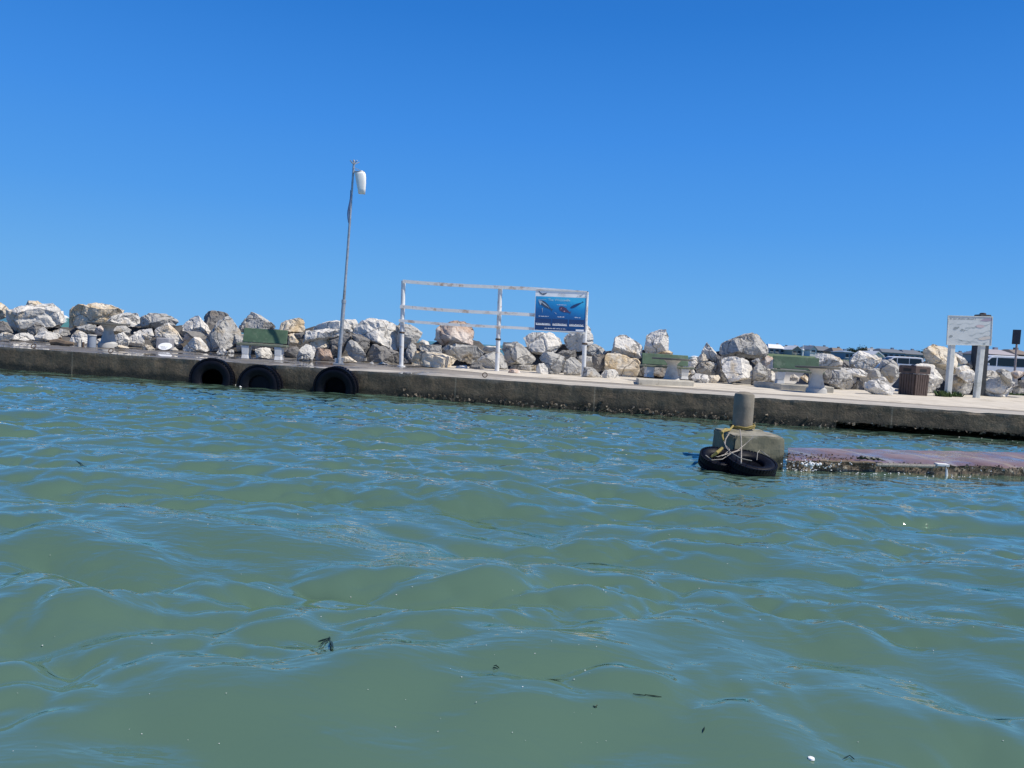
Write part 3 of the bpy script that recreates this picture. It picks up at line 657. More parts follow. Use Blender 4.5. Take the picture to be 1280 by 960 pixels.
# ------------------------------------------------------------------ water
JZ = .15
JA, JB = at_z(985, 573.2, JZ), at_z(1280, 582, JZ); JC, JD = at_z(1280, 565.6, JZ), at_z(985, 559.5, JZ)
jd = (JB - JA).normalized()
def wave_field(X, Y):
    rs = np.random.RandomState(11)
    Z = np.zeros_like(X); DX = np.zeros_like(X); DY = np.zeros_like(X)
    # wrinkle mask: glassy patches between ruffled bands
    mk = np.zeros_like(X)
    for k in range(14):
        lam = rs.uniform(.9, 4.5); th = rs.normal(1.75, .55); ph = rs.uniform(0, 6.28); kk = 2 * np.pi / lam
        mk += np.sin(kk * (X * np.cos(th) + Y * np.sin(th)) + ph + .8 * np.sin(X * .9 + ph) + .5 * np.sin(Y * .7 + 2 * ph))
    mk = 1 / (1 + np.exp(-(mk - .4) * 1.0))
    far = np.clip((Y - 5) / 9, 0, 1)
    nz = np.clip((7.5 - Y) / 4.5, 0, 1); near = .92 + 1.1 * nz; nearl = .62 + .55 * nz
    mk = mk * (1 - far) + (1.05 + .9 * mk) * far
    Xw = X + .22 * np.sin(Y * .9 + 1.3) + .10 * np.sin(X * 1.7 + Y * 1.1); Yw = Y + .25 * np.sin(X * .55 + .4) + .12 * np.sin(X * 1.3 - Y * .8)
    n = 105
    for i in range(n):
        lam = 10 ** rs.uniform(np.log10(.13), np.log10(4.6))
        spread = .60 if lam < .5 else (.52 if lam < 1.6 else .40)
        th = rs.normal(1.72, spread)       # mostly rolling along the view direction, a little skewed
        ph = rs.uniform(0, 6.28); kk = 2 * np.pi / lam
        st = .0125 if lam > 1.6 else (.024 if lam > .8 else (.029 if lam > .36 else (.040 if lam > .2 else .030)))
        a = st * lam / (2 * np.pi) * 1.55
        arg = kk * (Xw * np.cos(th) + Yw * np.sin(th)) + ph
        amp = a * (mk * (1 + .35 * nz) if lam < .42 else ((.75 + .35 * mk) * (near if lam < .8 else nearl) if lam < 1.6 else 1.0))
        ch = .9 if lam < .3 else (1.4 - .6 * nz)
        Z += amp * np.sin(arg); DX -= amp * np.cos(th) * np.cos(arg) * ch; DY -= amp * np.sin(th) * np.cos(arg) * ch
    Z = Z + .085 * np.exp(-((X + .05) / .95) ** 2 - ((Y - 4.25) / .55) ** 2)      # the one rounded swell in mid foreground
    return Z, DX, DY
rows = [-12, -4, -1, .3]; y = .8
while y < 60: rows.append(y); y *= 1.0042 if y > 1.9 else 1.03
while y < 9000: rows.append(y); y *= 1.07
rows.append(9500)
tt = np.concatenate([np.linspace(-4, -.9, 14), np.linspace(-.86, .86, 780), np.linspace(.9, 4, 14)])
Yg, Tg = np.meshgrid(np.array(rows), tt, indexing='ij')
sc_ = np.sqrt(Yg ** 2 + 1.2) * np.where(Yg < .5, 1.0, 1.0)
Xg = Tg * np.maximum(sc_, 1.2)
Zg, DXg, DYg = wave_field(Xg, Yg)
# sheltered close to the quay and jetty, nothing beyond the fine grid
def segd(X, Y, A, B):
    ax, ay, bx, by = A.x, A.y, B.x, B.y; L2 = (bx - ax) ** 2 + (by - ay) ** 2
    t = np.clip(((X - ax) * (bx - ax) + (Y - ay) * (by - ay)) / L2, 0, 1)
    return np.hypot(X - ax - t * (bx - ax), Y - ay - t * (by - ay))
fade = np.clip(1 - (Yg - 45) / 15, 0, 1)
cal = 1 - .25 * np.clip((Yg - 6) / 14, 0, 1)
jm = np.clip((np.minimum(segd(Xg, Yg, JA, JB), segd(Xg, Yg, JD, JC)) - .15) / 1.6, .22, 1)
qm = np.clip((segd(Xg, Yg, e0, e1)) / 2.0, .35, 1)
amp = fade * cal * jm * qm
Zg = Zg * amp; Xg = Xg + DXg * amp; Yg2 = Yg + DYg * amp
nr, ncol = Xg.shape
co = np.stack([Xg, Yg2, Zg], -1).reshape(-1, 3).astype(np.float32)
idx = np.arange(nr * ncol).reshape(nr, ncol)
quads = np.stack([idx[:-1, :-1], idx[:-1, 1:], idx[1:, 1:], idx[1:, :-1]], -1).reshape(-1, 4)
me = bpy.data.meshes.new('water'); me.vertices.add(len(co)); me.vertices.foreach_set('co', co.ravel())
nq = len(quads); me.loops.add(nq * 4); me.loops.foreach_set('vertex_index', quads.ravel().astype(np.int32))
me.polygons.add(nq); me.polygons.foreach_set('loop_start', np.arange(0, nq * 4, 4, dtype=np.int32)); me.polygons.foreach_set('use_smooth', np.ones(nq, dtype=bool))
me.update(); me.validate()
mm, t, p = mat('harbour_water'); v = coords(t, world=True)
n = ntex(t, v, .35, 4, .5)
c = ramp(t, n, [(.3, (.078, .146, .112)), (.7, (.090, .163, .125))])
z = N(t, 'ShaderNodeSeparateXYZ'); t.links.new(v, z.inputs[0])
sea = ramp(t, math_(t, 'DIVIDE', z.outputs[1], 100), [(.28, (0, 0, 0)), (.5, (1, 1, 1))])
c = mixc(t, sea, c, (.02, .085, .10))
mp = N(t, 'ShaderNodeMapping'); mp.inputs['Scale'].default_value = (.55, 1.25, 1); mp.inputs['Rotation'].default_value = (0, 0, .14); t.links.new(v, mp.inputs['Vector'])
h = math_(t, 'ADD', math_(t, 'MULTIPLY', ntex(t, mp.outputs[0], 4.2, 3, .5, .5), .7), math_(t, 'MULTIPLY', ntex(t, mp.outputs[0], 11, 2, .5, .3), .24))
b_ = N(t, 'ShaderNodeBump'); b_.inputs['Distance'].default_value = .05
pm = ramp(t, ntex(t, v, .55, 3, .5), [(.36, (.22, .22, .22)), (.62, (.75, .75, .75))])
t.links.new(pm, b_.inputs['Strength']); t.links.new(h, b_.inputs['Height'])
# light coming back out of the turbid water body does not follow the ripples; the mirror on top does
df = N(t, 'ShaderNodeBsdfDiffuse'); t.links.new(c, df.inputs['Color'])
upn = N(t, 'ShaderNodeCombineXYZ'); upn.inputs[2].default_value = 1.0
gn = N(t, 'ShaderNodeNewGeometry'); nm_ = N(t, 'ShaderNodeMix'); nm_.data_type = 'VECTOR'; nm_.inputs[0].default_value = .22
t.links.new(upn.outputs[0], nm_.inputs[4]); t.links.new(gn.outputs['Normal'], nm_.inputs[5]); t.links.new(nm_.outputs[1], df.inputs['Normal'])
gl = N(t, 'ShaderNodeBsdfGlossy'); gl.inputs['Roughness'].default_value = .04; gl.inputs['Color'].default_value = (1, 1, .87, 1); t.links.new(b_.outputs[0], gl.inputs['Normal'])
frn = N(t, 'ShaderNodeFresnel'); frn.inputs['IOR'].default_value = 1.45; t.links.new(b_.outputs[0], frn.inputs['Normal'])
mx = N(t, 'ShaderNodeMixShader'); t.links.new(math_(t, 'MULTIPLY', math_(t, 'SUBTRACT', math_(t, 'MULTIPLY', frn.outputs[0], 1.55), .04, True), math_(t, 'SUBTRACT', 1.0, math_(t, 'MULTIPLY', sea, .55))), mx.inputs[0]); t.links.new(df.outputs[0], mx.inputs[1]); t.links.new(gl.outputs[0], mx.inputs[2])
t.links.new(mx.outputs[0], t.nodes['Material Output'].inputs['Surface']); t.nodes.remove(p)
me.materials.append(mm)
water = bpy.data.objects.new('water', me); COL.objects.link(water); tag(water, kind='structure')
from mathutils.kdtree import KDTree
def water_z(x, y):
    i = int(np.argmin(np.abs(np.array(rows) - y))); 
    lo, hi = max(0, i - 25), min(nr, i + 26)
    d2 = (Xg[lo:hi] - x) ** 2 + (Yg2[lo:hi] - y) ** 2
    return float(Zg[lo:hi].ravel()[int(np.argmin(d2))])
def on_water(px, py):
    z = 0
    for _ in range(6):
        q = at_z(px, py, z); z = water_z(q.x, q.y)
    return Vector((q.x, q.y, z))
# ------------------------------------------------------------------ tyres
def tyre_parts(root, R, wd, mat_, og=(0, 0, 0)):
    """a tyre with its axis along local Y, centre at the root"""
    MX = Matrix.Rotation(R_(90), 3, 'X')
    ri = R * .50; prof = []
    for k in range(21):                     # carcass section
        t = k / 20 * 2 * math.pi
        a = math.cos(t); c = math.sin(t)
        rr = (R + ri) / 2 + (R - ri) / 2 * (abs(a) ** .75) * (1 if a > 0 else -1)
        zz = wd / 2 * (abs(c) ** .6) * (1 if c > 0 else -1)
        if a < -.2: zz *= .82
        prof.append((rr, zz))
    b = MB(); b.lathe((0, 0, 0), prof, 56, MX); b.build('carcass', mat_, root, smooth=True)
    n = 46
    for s in (-1, 1):
        b = MB()
        for k in range(n):
            t = 2 * math.pi * (k + (.25 if s > 0 else -.25)) / n
            er = Vector((math.cos(t), 0, math.sin(t))); et = Vector((-math.sin(t), 0, math.cos(t))); ey = Vector((0, 1, 0))
            c = er * (R * .992) + ey * s * wd * .30; hs = (.022 * R / .5, wd * .17, .028 * R / .5)
            vs = []
            for z in (-1, 1):
                for x, y in ((-1, -1), (1, -1), (1, 1), (-1, 1)): vs.append(c + et * x * hs[2] + (ey * y + et * y * s * .2).normalized() * hs[1] + er * z * hs[0])
            b.add(vs, [(3, 2, 1, 0), (4, 5, 6, 7), (0, 1, 5, 4), (1, 2, 6, 5), (2, 3, 7, 6), (3, 0, 4, 7)])
        b.build('tread', mat_, root)
qyaw = math.atan2(qd.y, qd.x)
proto = empty('tyre'); tyre_parts(proto, .515, .30, M['rubber'])
labs = ['black tyre on the quay wall, leftmost of three, with knobbly tread on its right side',
        'black tyre on the quay wall below the left bench, sunk lower than its neighbours',
        'black tyre on the quay wall straight below the foot of the flagpole']
for i, (px, ytop, dy) in enumerate([(269.5, 448.8, .0), (329, 457, .0), (422.5, 458.8, .0)]):
    o = proto if i == 0 else copy_tree(proto)
    s = 0
    q = None
    for k in range(4000):
        c = qp(k * .01, 0, .1); dd = c - C0
        if 640 + F * dd.dot(cR) / dd.dot(cf) >= px: q = qp(k * .01, -.165, 0); break
    d = ray(px, ytop); zt = EYE + d.z * (q.y / d.y)
    q.z = zt - .515; o.location = q
    o.rotation_euler = (R_((-4, -7, -5)[i]), R_((15, 70, 130)[i]), qyaw + R_((9, -3, -4)[i]))
    tag(o, labs[i], 'tyre', 'tyre fenders on the quay wall')

# ------------------------------------------------------------------ flagpole with windsock
g = ground(423.5, 455.6); tp = at_y(442.3, 202, g.y + .05)
root = empty('flagpole', g); ax = tp - g
def fp(t): return g + ax * t + Vector((math.sin(t * 3.1) * .012, 0, 0))
b = MB(); b.tube([fp(t / 10 * .31) for t in range(11)], .056, 12); b.build('lower_tube', M['galv'], root, g, True)
b = MB(); b.tube([fp(.30 + .70 * t / 14) for t in range(15)], [.040 - .012 * t / 14 for t in range(15)], 12); b.build('upper_tube', M['galv'], root, g, True)
for _a in (.305, .1):
    b = MB(); b.tube([fp(_a), fp(_a + .016)], .066, 12); b.build('clamp', M['galv'], root, g)
b = MB(); b.box(g + Vector((0, 0, .02)), (.3, .3, .04), .2); b.box(g + Vector((0, 0, .1)), (.03, .24, .16), .2); b.box(g + Vector((0, 0, .1)), (.24, .03, .16), .2); b.build('base_plate', M['galv'], root, g)
b = MB(); b.tube([fp(t) + Vector((-.035 + .02 * math.sin(t * 40), -.03, 0)) for t in np.linspace(.70, .86, 9)], [.008, .018, .024, .026, .024, .022, .02, .014, .007], 8); b.build('pole_strip', M['dark_blue'], root, g, True)  # dark blue strip swelling along the upper pole
b = MB()
for a, l in ((.5, .16), (2.3, .15), (3.9, .12), (5.5, .16)): b.tube([fp(.985), fp(.985) + Vector((math.cos(a) * l, math.sin(a) * l, .10))], .012, 6)
b.lathe(fp(1.0), [(0, -.03), (.035, 0), (.03, .03), (0, .06)], 10); b.build('finial', M['galv'], root, g)
tag(root, 'tall thin grey flagpole on the wet quay above the rightmost wall tyre', 'flagpole')
# windsock: hoop, bridle and drooping cone
hc = at_y(448.6, 215, g.y - .02)
wroot = empty('windsock', hc)
b = MB(); pts = []; sp = [(0, 0), (.035, -.06), (.06, -.17), (.085, -.32), (.105, -.47), (.115, -.60)]; rr = [.15, .155, .145, .13, .11, .095]
vs = []; fs = []; n = 22
for i, ((dx, dz), r) in enumerate(zip(sp, rr)):
    tilt = .35 * (1 - i / 5)
    for k in range(n):
        t = 2 * math.pi * k / n; wv = (1 + .06 * math.sin(3 * t + i)) * (abs(math.cos(t)) ** 4 + abs(math.sin(t)) ** 4) ** -.12
        vs.append(hc + Vector((dx + r * wv * math.cos(t) * math.cos(tilt), r * .55 * wv * math.sin(t), dz - r * math.cos(t) * math.sin(tilt) * -.4 + .004 * math.sin(5 * t))))
for i in range(5):
    for k in range(n): fs.append((i * n + k, i * n + (k + 1) % n, (i + 1) * n + (k + 1) % n, (i + 1) * n + k))
b.add(vs, fs); o = b.build('sock', M['canvas'], wroot, hc, True); so = o.modifiers.new('thick', 'SOLIDIFY'); so.thickness = .006
b = MB(); b.tube([vs[k % n] + Vector((0, 0, .004)) for k in range(n + 1)], .010, 6, False); b.build('hoop', M['galv'], wroot, hc, True)
b = MB()
for k in (2, 8, 14): b.tube([fp(.972), vs[k]], .006, 5)
b.build('bridle', M['rope_p'], wroot, hc)
tag(wroot, 'drooping white windsock hanging at the top of the flagpole', 'windsock')

# ------------------------------------------------------------------ railing and whale board
P0, P1, P2 = ground(499.5, 458), ground(621, 465.2), ground(727.5, 470.8)
yr = (P0.y + P1.y + P2.y) / 3
for q in (P0, P1, P2): q.y = yr; q.z = QH - .02
def on(px, py, dy=0): return at_y(px, py, yr + dy)
root = empty('railing', P1)
for i, (p, tx, ty) in enumerate([(P0, 504.3, 351), (P1, 625.3, 361), (P2, 733.2, 365)]):
    t = on(tx, ty); b = MB(); b.tube([p, p.lerp(t, .5), t], .066, 12)
    b.lathe(p, [(0, .02), (.13, .02), (.13, .045), (.07, .05)], 12); o = b.build('post', M['white_paint'], root, P1, True)
    o2 = MB(); o2.lathe(p.lerp(t, .40), [(.07, -.03), (.085, -.02), (.085, .02), (.07, .03)], 12); o2.build('collar', M['rust'], o, P1)
def bar(a, c, hgt, nm):
    b = MB(); u = Vector((0, 0, hgt / 2)); k = Vector((0, .022, 0)); n = 8; vs = []
    for i in range(n + 1):
        q = a.lerp(c, i / n) + Vector((0, 0, -.018 * math.sin(math.pi * i / n * 2)))
        vs += [q - k - u, q + k - u, q + k + u, q - k + u]
    fs = [(0, 1, 2, 3), tuple(4 * n + j for j in (3, 2, 1, 0))]
    for i in range(n):
        for j in range(4): fs.append((4 * i + j, 4 * i + (j + 1) % 4, 4 * i + 4 + (j + 1) % 4, 4 * i + 4 + j))
    b.add(vs, fs); b.build(nm, M['white_paint'], root, P1)
bar(on(503.5, 351.6, -.085), on(733.5, 366, -.085), .10, 'rail'); bar(on(500, 383.2, -.085), on(731.5, 398.6, -.085), .10, 'rail'); bar(on(498.5, 400.6, -.085), on(730, 415.9, -.085), .085, 'rail')
tag(root, 'white rust spotted pipe railing with three posts and three flat rails', 'railing')

def quad_frame(tl, tr, br, bl):
    o_ = bl; u = (br - bl).normalized(); Wd = ((br - bl).length + (tr - tl).length) / 2
    up = ((tl - bl) + (tr - br)) / 2; Hg = up.length; v = (up - u * up.dot(u)).normalized(); nrm = u.cross(v)
    return o_, u, v, nrm, Wd, Hg
def flat(mbs, fr, poly, lift=.004):
    o_, u, v, nr_, Wd, Hg = fr
    mbs.add([o_ + u * (x * Wd) + v * (y * Hg) + nr_ * lift for x, y in poly], [tuple(range(len(poly)))])
def thickp(mbs, fr, poly, d0, d1):
    o_, u, v, nr_, Wd, Hg = fr; n = len(poly)
    A = [o_ + u * (x * Wd) + v * (y * Hg) + nr_ * d0 for x, y in poly]; B = [o_ + u * (x * Wd) + v * (y * Hg) + nr_ * d1 for x, y in poly]
    mbs.add(A + B, [tuple(range(n))[::-1], tuple(range(n, 2 * n))] + [(i, (i + 1) % n, n + (i + 1) % n, n + i) for i in range(n)])
def rect(x0, y0, x1, y1): return [(x0, y0), (x1, y0), (x1, y1), (x0, y1)]
def text(name, s, fr, x, y, hgt, mt, parent, og, lift=.012, align='LEFT'):
    o_, u, v, nr_, Wd, Hg = fr
    cu = bpy.data.curves.new(name, 'FONT'); cu.body = s; cu.size = hgt * Hg; cu.align_x = align; cu.extrude = 0
    tmp = bpy.data.objects.new(name, cu); COL.objects.link(tmp); bpy.context.view_layer.update()
    tm = bpy.data.meshes.new_from_object(tmp.evaluated_get(bpy.context.evaluated_depsgraph_get())); bpy.data.objects.remove(tmp)
    o = bpy.data.objects.new(name, tm); COL.objects.link(o); tm.materials.clear(); tm.materials.append(mt); o.parent = parent
    q = o_ + u * (x * Wd) + v * (y * Hg) + nr_ * lift - og
    o.matrix_local = Matrix(((u.x, v.x, nr_.x, q.x), (u.y, v.y, nr_.y, q.y), (u.z, v.z, nr_.z, q.z), (0, 0, 0, 1)))
    return o
def strokes(mbs, fr, x0, x1, y, h, seed, lift=.008, dens=1.0):     # lettering too far off to read, as word-like strokes
    rn = random.Random(seed); x = x0
    while x < x1:
        wl = rn.randint(2, 7)
        for _ in range(wl):
            ww = h * rn.uniform(.25, .5); hh = h * rn.choice((.6, .6, .75, 1.0))
            if x + ww > x1: break
            flat(mbs, fr, rect(x, y, x + ww, y + hh), lift); x += ww + h * .14
        x += h * .45
bd = -.16
fr = quad_frame(on(669, 361.5, bd), on(735, 364.3, bd), on(731.7, 415.6, bd), on(667.5, 413, bd))
og = fr[0]; root = empty('information_board', og)
def pr(name, col, r=.45): return simple(name, col, r, 0, .06, 3, 0)
white_p = pr('print_white', (.88, .89, .90)); ink = pr('print_ink', (.03, .05, .09)); pale_ink = pr('print_grey', (.45, .48, .50)); deep = pr('print_navy', (.015, .05, .16)); cyan = pr('print_cyan', (.40, .62, .72))
pinkp = pr('print_pink', (.55, .32, .36))
b = MB(); thickp(b, fr, rect(0, 0, 1, 1), -.025, 0); b.build('panel', white_p, root, og)
mm, t, p = mat('print_sea'); v = N(t, 'ShaderNodeTexCoord').outputs['Object']; sp_ = N(t, 'ShaderNodeSeparateXYZ'); t.links.new(v, sp_.inputs[0])
yy = math_(t, 'ADD', math_(t, 'DIVIDE', sp_.outputs[2], fr[5]), math_(t, 'MULTIPLY', math_(t, 'DIVIDE', sp_.outputs[0], fr[4]), .22))
yy = math_(t, 'ADD', yy, math_(t, 'MULTIPLY', ntex(t, v, 2.5, 4), .15))
t.links.new(ramp(t, yy, [(.25, (.008, .045, .16)), (.6, (.01, .12, .36)), (.85, (.015, .28, .62)), (1.05, (.05, .48, .80))]), p.inputs['Base Color']); p.inputs['Roughness'].default_value = .4
b = MB(); flat(b, fr, rect(.012, .02, .975, .835), .004); b.build('sea_picture', mm, root, og)
b = MB()                                       # dark text panels
for x in (.025, .345, .665): flat(b, fr, rect(x, .13, x + .295, .30), .006)
b.build('text_panel', deep, root, og)
b = MB()                                       # white lines of text
for x in (.03, .35, .67):
    flat(b, fr, rect(x, .138, x + .28, .155), .010)
    for k in range(2): strokes(b, fr, x, x + .27, .16 + k * .012, .02, int(x * 100) + k, .010)
strokes(b, fr, .2, .62, .055, .022, 9, .010); flat(b, fr, rect(.80, .025, .955, .065), .010)
strokes(b, fr, .08, .27, .345, .022, 4, .010); strokes(b, fr, .44, .57, .345, .022, 5, .010); strokes(b, fr, .77, .89, .345, .022, 6, .010)
strokes(b, fr, .42, .60, .64, .016, 8, .010); b.build('caption', white_p, root, og)
text('title', 'The Whales of', fr, .245, .735, .085, cyan, root, og)
b = MB(); strokes(b, fr, .56, .69, .74, .045, 12, .010); b.build('title_end', cyan, root, og)
def whale(cx, cy, L, ang, hfac=.22, flip=1):
    pts = [(-.5, .02), (-.42, .10), (-.2, .15), (.05, .12), (.28, .05), (.40, .03), (.5, .12), (.47, .01), (.52, -.09), (.40, -.02), (.2, -.07), (0, -.13), (-.25, -.15), (-.42, -.10)]
    ca, sa = math.cos(ang), math.sin(ang); a = fr[4] / fr[5]
    return [(cx + (x * flip * ca - y * hfac / .22 * sa) * L, cy + (x * flip * sa + y * hfac / .22 * ca) * L * a) for x, y in pts]
grey_w = pr('print_whale', (.05, .08, .13)); belly = pr('print_belly', (.40, .46, .52)); purp = pr('print_purple', (.07, .05, .12))
b = MB(); flat(b, fr, whale(.215, .615, .30, -.62), .009); b.build('whale_picture', grey_w, root, og)
b = MB(); flat(b, fr, whale(.20, .632, .17, -.62, .10), .012); flat(b, fr, [(.06, .735), (.14, .72), (.10, .62)], .012); flat(b, fr, [(.135, .55), (.15, .55), (.145, .42)], .012); flat(b, fr, [(.37, .47), (.40, .45), (.43, .41), (.40, .43)], .012)
flat(b, fr, [(.05, .745), (.21, .755), (.21, .763), (.05, .753)], .012); b.build('whale_flank', belly, root, og)
b = MB(); flat(b, fr, whale(.575, .52, .25, -.42, .30), .009); flat(b, fr, [(.5, .50), (.62, .60), (.56, .48)], .0095); b.build('whale_picture', purp, root, og)
b = MB(); flat(b, fr, [(.55, .50), (.57, .51), (.585, .485), (.56, .475)], .012); flat(b, fr, [(.49, .55), (.52, .585), (.50, .53)], .012); b.build('whale_mark', pinkp, root, og)
b = MB(); flat(b, fr, whale(.80, .66, .28, .48, .14), .009); b.build('whale_picture', deep, root, og)
b = MB(); flat(b, fr, [(.045, .945), (.075, .958), (.09, .925), (.13, .905), (.19, .915), (.225, .93), (.20, .895), (.16, .873), (.12, .88), (.085, .905), (.07, .94)], .006); b.build('whale_emblem', ink, root, og)
b = MB(); flat(b, fr, [(.80, .935), (.85, .90), (.88, .905), (.935, .945), (.885, .885), (.85, .885)], .006); strokes(b, fr, .79, .96, .852, .022, 3, .006)
strokes(b, fr, .44, .58, .91, .016, 21, .006); strokes(b, fr, .43, .59, .885, .014, 22, .006); strokes(b, fr, .44, .57, .86, .012, 23, .006); b.build('emblem', pale_ink, root, og)
b = MB()
for (x0, x1, y0, y1) in ((.985, 1, 0, 1), (0, 1, .985, 1)): thickp(b, fr, rect(x0, y0, x1, y1), .001, .02)
b.build('frame', M['white_paint'], root, og)
tag(root, 'blue information board with three whales fixed on the right end of the white railing', 'information board')

# ------------------------------------------------------------------ faded map board on two posts
A, B = ground(1184.5, 496.3), ground(1220, 499.5); ys = (A.y + B.y) / 2; og = A.copy()
def on2(px, py, dy=0): return at_y(px, py, ys + dy)
root = empty('map_board', og)
for base, (tx, ty), (bx, by) in ((A, (1190, 428), (1184.5, 496.3)), (B, (1227.5, 428), (1220, 499.5))):
    p0 = on2(bx, by, .05); p0.z = QH - .02; p1 = on2(tx, ty, .05); p1 = p1 + (p1 - p0) * .45
    b = MB(); d = Vector((.085, 0, 0)); e = Vector((0, .085, 0))
    b.hexa([p0 - d - e, p0 + d - e, p0 + d + e, p0 - d + e], [p1 - d - e, p1 + d - e, p1 + d + e, p1 - d + e])
    o = b.build('post', M['white_post'], root, og, bevel=.02)
fr = quad_frame(on2(1185, 393.8, -.05), on2(1241.5, 396, -.05), on2(1238.3, 432.3, -.05), on2(1183.2, 431, -.05))
fade_p = simple('faded_print', (.60, .63, .61), .5, 0, .07, 2.2, .05, dirt=(.50, .52, .50)); fg = pr('faded_green', (.42, .47, .45)); fp_ = pr('faded_pink', (.58, .47, .46)); fy = pr('faded_sand', (.62, .57, .50)); fi = pr('faded_ink', (.30, .33, .32)); fpur = pr('faded_purple', (.36, .30, .36))
b = MB(); thickp(b, fr, rect(0, 0, 1, 1), -.03, 0); b.build('panel', fade_p, root, og)
b = MB(); strokes(b, fr, .05, .62, .875, .05, 31, .005); b.build('title', fi, root, og)
b = MB(); flat(b, fr, [(.72, .84), (.80, .91), (.90, .94), (.985, .93), (.985, .85), (.86, .82)], .004); b.build('banner', fpur, root, og)
def wavy(x0, y0, x1, y1, th, ph): 
    n = 14; up = [(x0 + (x1 - x0) * k / n, y0 + (y1 - y0) * k / n + .02 * math.sin(k * .9 + ph) + th * .5) for k in range(n + 1)]
    lo = [(x, y - th * (.6 + .4 * math.sin(x * 30 + ph))) for x, y in up]; return up + lo[::-1]
b = MB()
for k, (x0, y0, x1, y1, th) in enumerate([(.05, .70, .60, .75, .015), (.40, .56, .97, .74, .03), (.38, .50, .70, .66, .02), (.50, .33, .97, .50, .03), (.20, .15, .70, .12, .025), (.18, .20, .55, .10, .02), (.6, .2, .97, .36, .03), (.25, .07, .9, .10, .015)]): flat(b, fr, wavy(x0, y0, x1, y1, th, k), .004)
b.build('map_line', fg, root, og)
b = MB(); flat(b, fr, [(.62, .67), (.70, .71), (.80, .70), (.83, .65), (.76, .60), (.66, .62)], .008); b.build('map_area', fp_, root, og)
b = MB(); flat(b, fr, [(.68, .22), (.80, .30), (.97, .33), (.97, .24), (.8, .18)], .008); b.build('map_area', fy, root, og)
for x, y, r in ((.18, .57, .05), (.24, .60, .03), (.33, .52, .035), (.38, .49, .02), (.09, .30, .04), (.84, .06, .03)):
    b = MB(); flat(b, fr, [(x + r * math.cos(a) * random.uniform(.7, 1.2), y + r * .9 * math.sin(a)) for a in np.linspace(0, 5.6, 8)], .008); b.build('map_mark', fi, root, og)
b = MB(); rm = .012
for r_ in (rect(0, 0, 1, .02), rect(0, .98, 1, 1), rect(0, .02, .012, .98), rect(.988, .02, 1, .98)): thickp(b, fr, r_, .001, .015)
b.build('frame', M['white_post'], root, og)
tag(root, 'faded white map board on two white posts at the right end of the quay', 'information board')

# dark square pillar behind the map board
q = ground(1224, 494); y9 = ys + 3.2; bt = at_y(1222, 480, y9); tp = at_y(1228.5, 393.4, y9); bt.z = QH
b = MB(); wdt = 14.5 * y9 / F / 2; d = Vector((wdt, 0, 0)); e = Vector((0, wdt * .9, 0))
b.hexa([bt - d - e, bt + d - e, bt + d + e, bt - d + e], [tp - d - e, tp + d - e, tp + d + e, tp - d + e])
root = empty('timber_pillar', bt)
b.build('shaft', simple('tarred_timber', (.045, .05, .055), .8, 0, .3, 6, .3), root, bt, bevel=.03)
b = MB(); b.lathe(tp, [(0, .0), (wdt * .5, .002), (wdt * .5, .05), (wdt * .3, .07), (0, .075)], 12); b.build('cap', M['rust'], root, bt)
tag(root, 'dark square timber pillar standing behind the right post of the map board', 'pillar')

# small roadside sign, seen almost from its edge
y9 = 33; bt = at_y(1268.2, 466, y9); bt.z = QH; q1 = at_y(1271.5, 430, y9)
root = empty('road_sign', bt); b = MB(); b.tube([bt, bt.lerp(q1, .5), at_y(1272.2, 413, y9)], .042, 10); b.build('pole', simple('brown_pole', (.30, .25, .24), .6, .2, .2, 8, .1), root, bt, True)
b = MB(); c = at_y(1270.6, 421.2, y9 - .06); b.box(c, (.30, .03, .62), R_(-38)); b.build('plate', simple('sign_back', (.04, .04, .05), .5, .2, .2, 6, 0), root, bt, bevel=.008)
b = MB(); b.box(c + Vector((0, .04, .12)), (.12, .05, .04), R_(-38)); b.box(c + Vector((0, .04, -.12)), (.12, .05, .04), R_(-38)); b.build('bracket', M['galv'], root, bt)
tag(root, 'small dark plate sign on a thin brown pole in front of the nearer white van', 'sign')

# ------------------------------------------------------------------ concrete pedestal tables
def make_table(name):
    root = empty(name)
    prof = [(.0, 0), (.255, 0), (.26, .05), (.25, .14), (.21, .17), (.195, .20), (.17, .30), (.135, .46), (.125, .52), (.135, .58), (.20, .66), (.235, .69), (0, .69)]
    b = MB(); b.lathe((0, 0, 0), prof, 28); b.build('pedestal', M['conc'], root, smooth=True)
    b = MB(); b.lathe((0, 0, 0), [(0, .692), (.53, .692), (.55, .70), (.55, .735), (.53, .745), (0, .747)], 36); b.build('table_top', M['dark_top'], root, smooth=True)
    return root
tb = make_table('stone_table')
for i, (px, py, hpx, wpx, lab) in enumerate([
    (135, 434.6, 31, 48.5, 'pale pedestal table with a thin grey top among white boulders at far left'),
    (838.5, 480.8, 33.2, 51, 'pedestal table in front of the middle green bench, its dark top overlapping the bench'),
    (1020, 492.3, 34.2, 54, 'pedestal table at the right end of the right green bench, dark top tilted')]):
    o = tb if i == 0 else copy_tree(tb)
    g = ground(px, py); g.z = QH + .005; sc = hpx * g.y / F / .747; o.location = g; wsc = wpx * g.y / F / 1.10
    o.scale = (min(wsc, sc * 1.25), min(wsc, sc * 1.25), sc)
    o.rotation_euler = (0, R_((0, 0.2, 1.2)[i]), i)
    tag(o, lab, 'table', 'concrete pedestal tables')
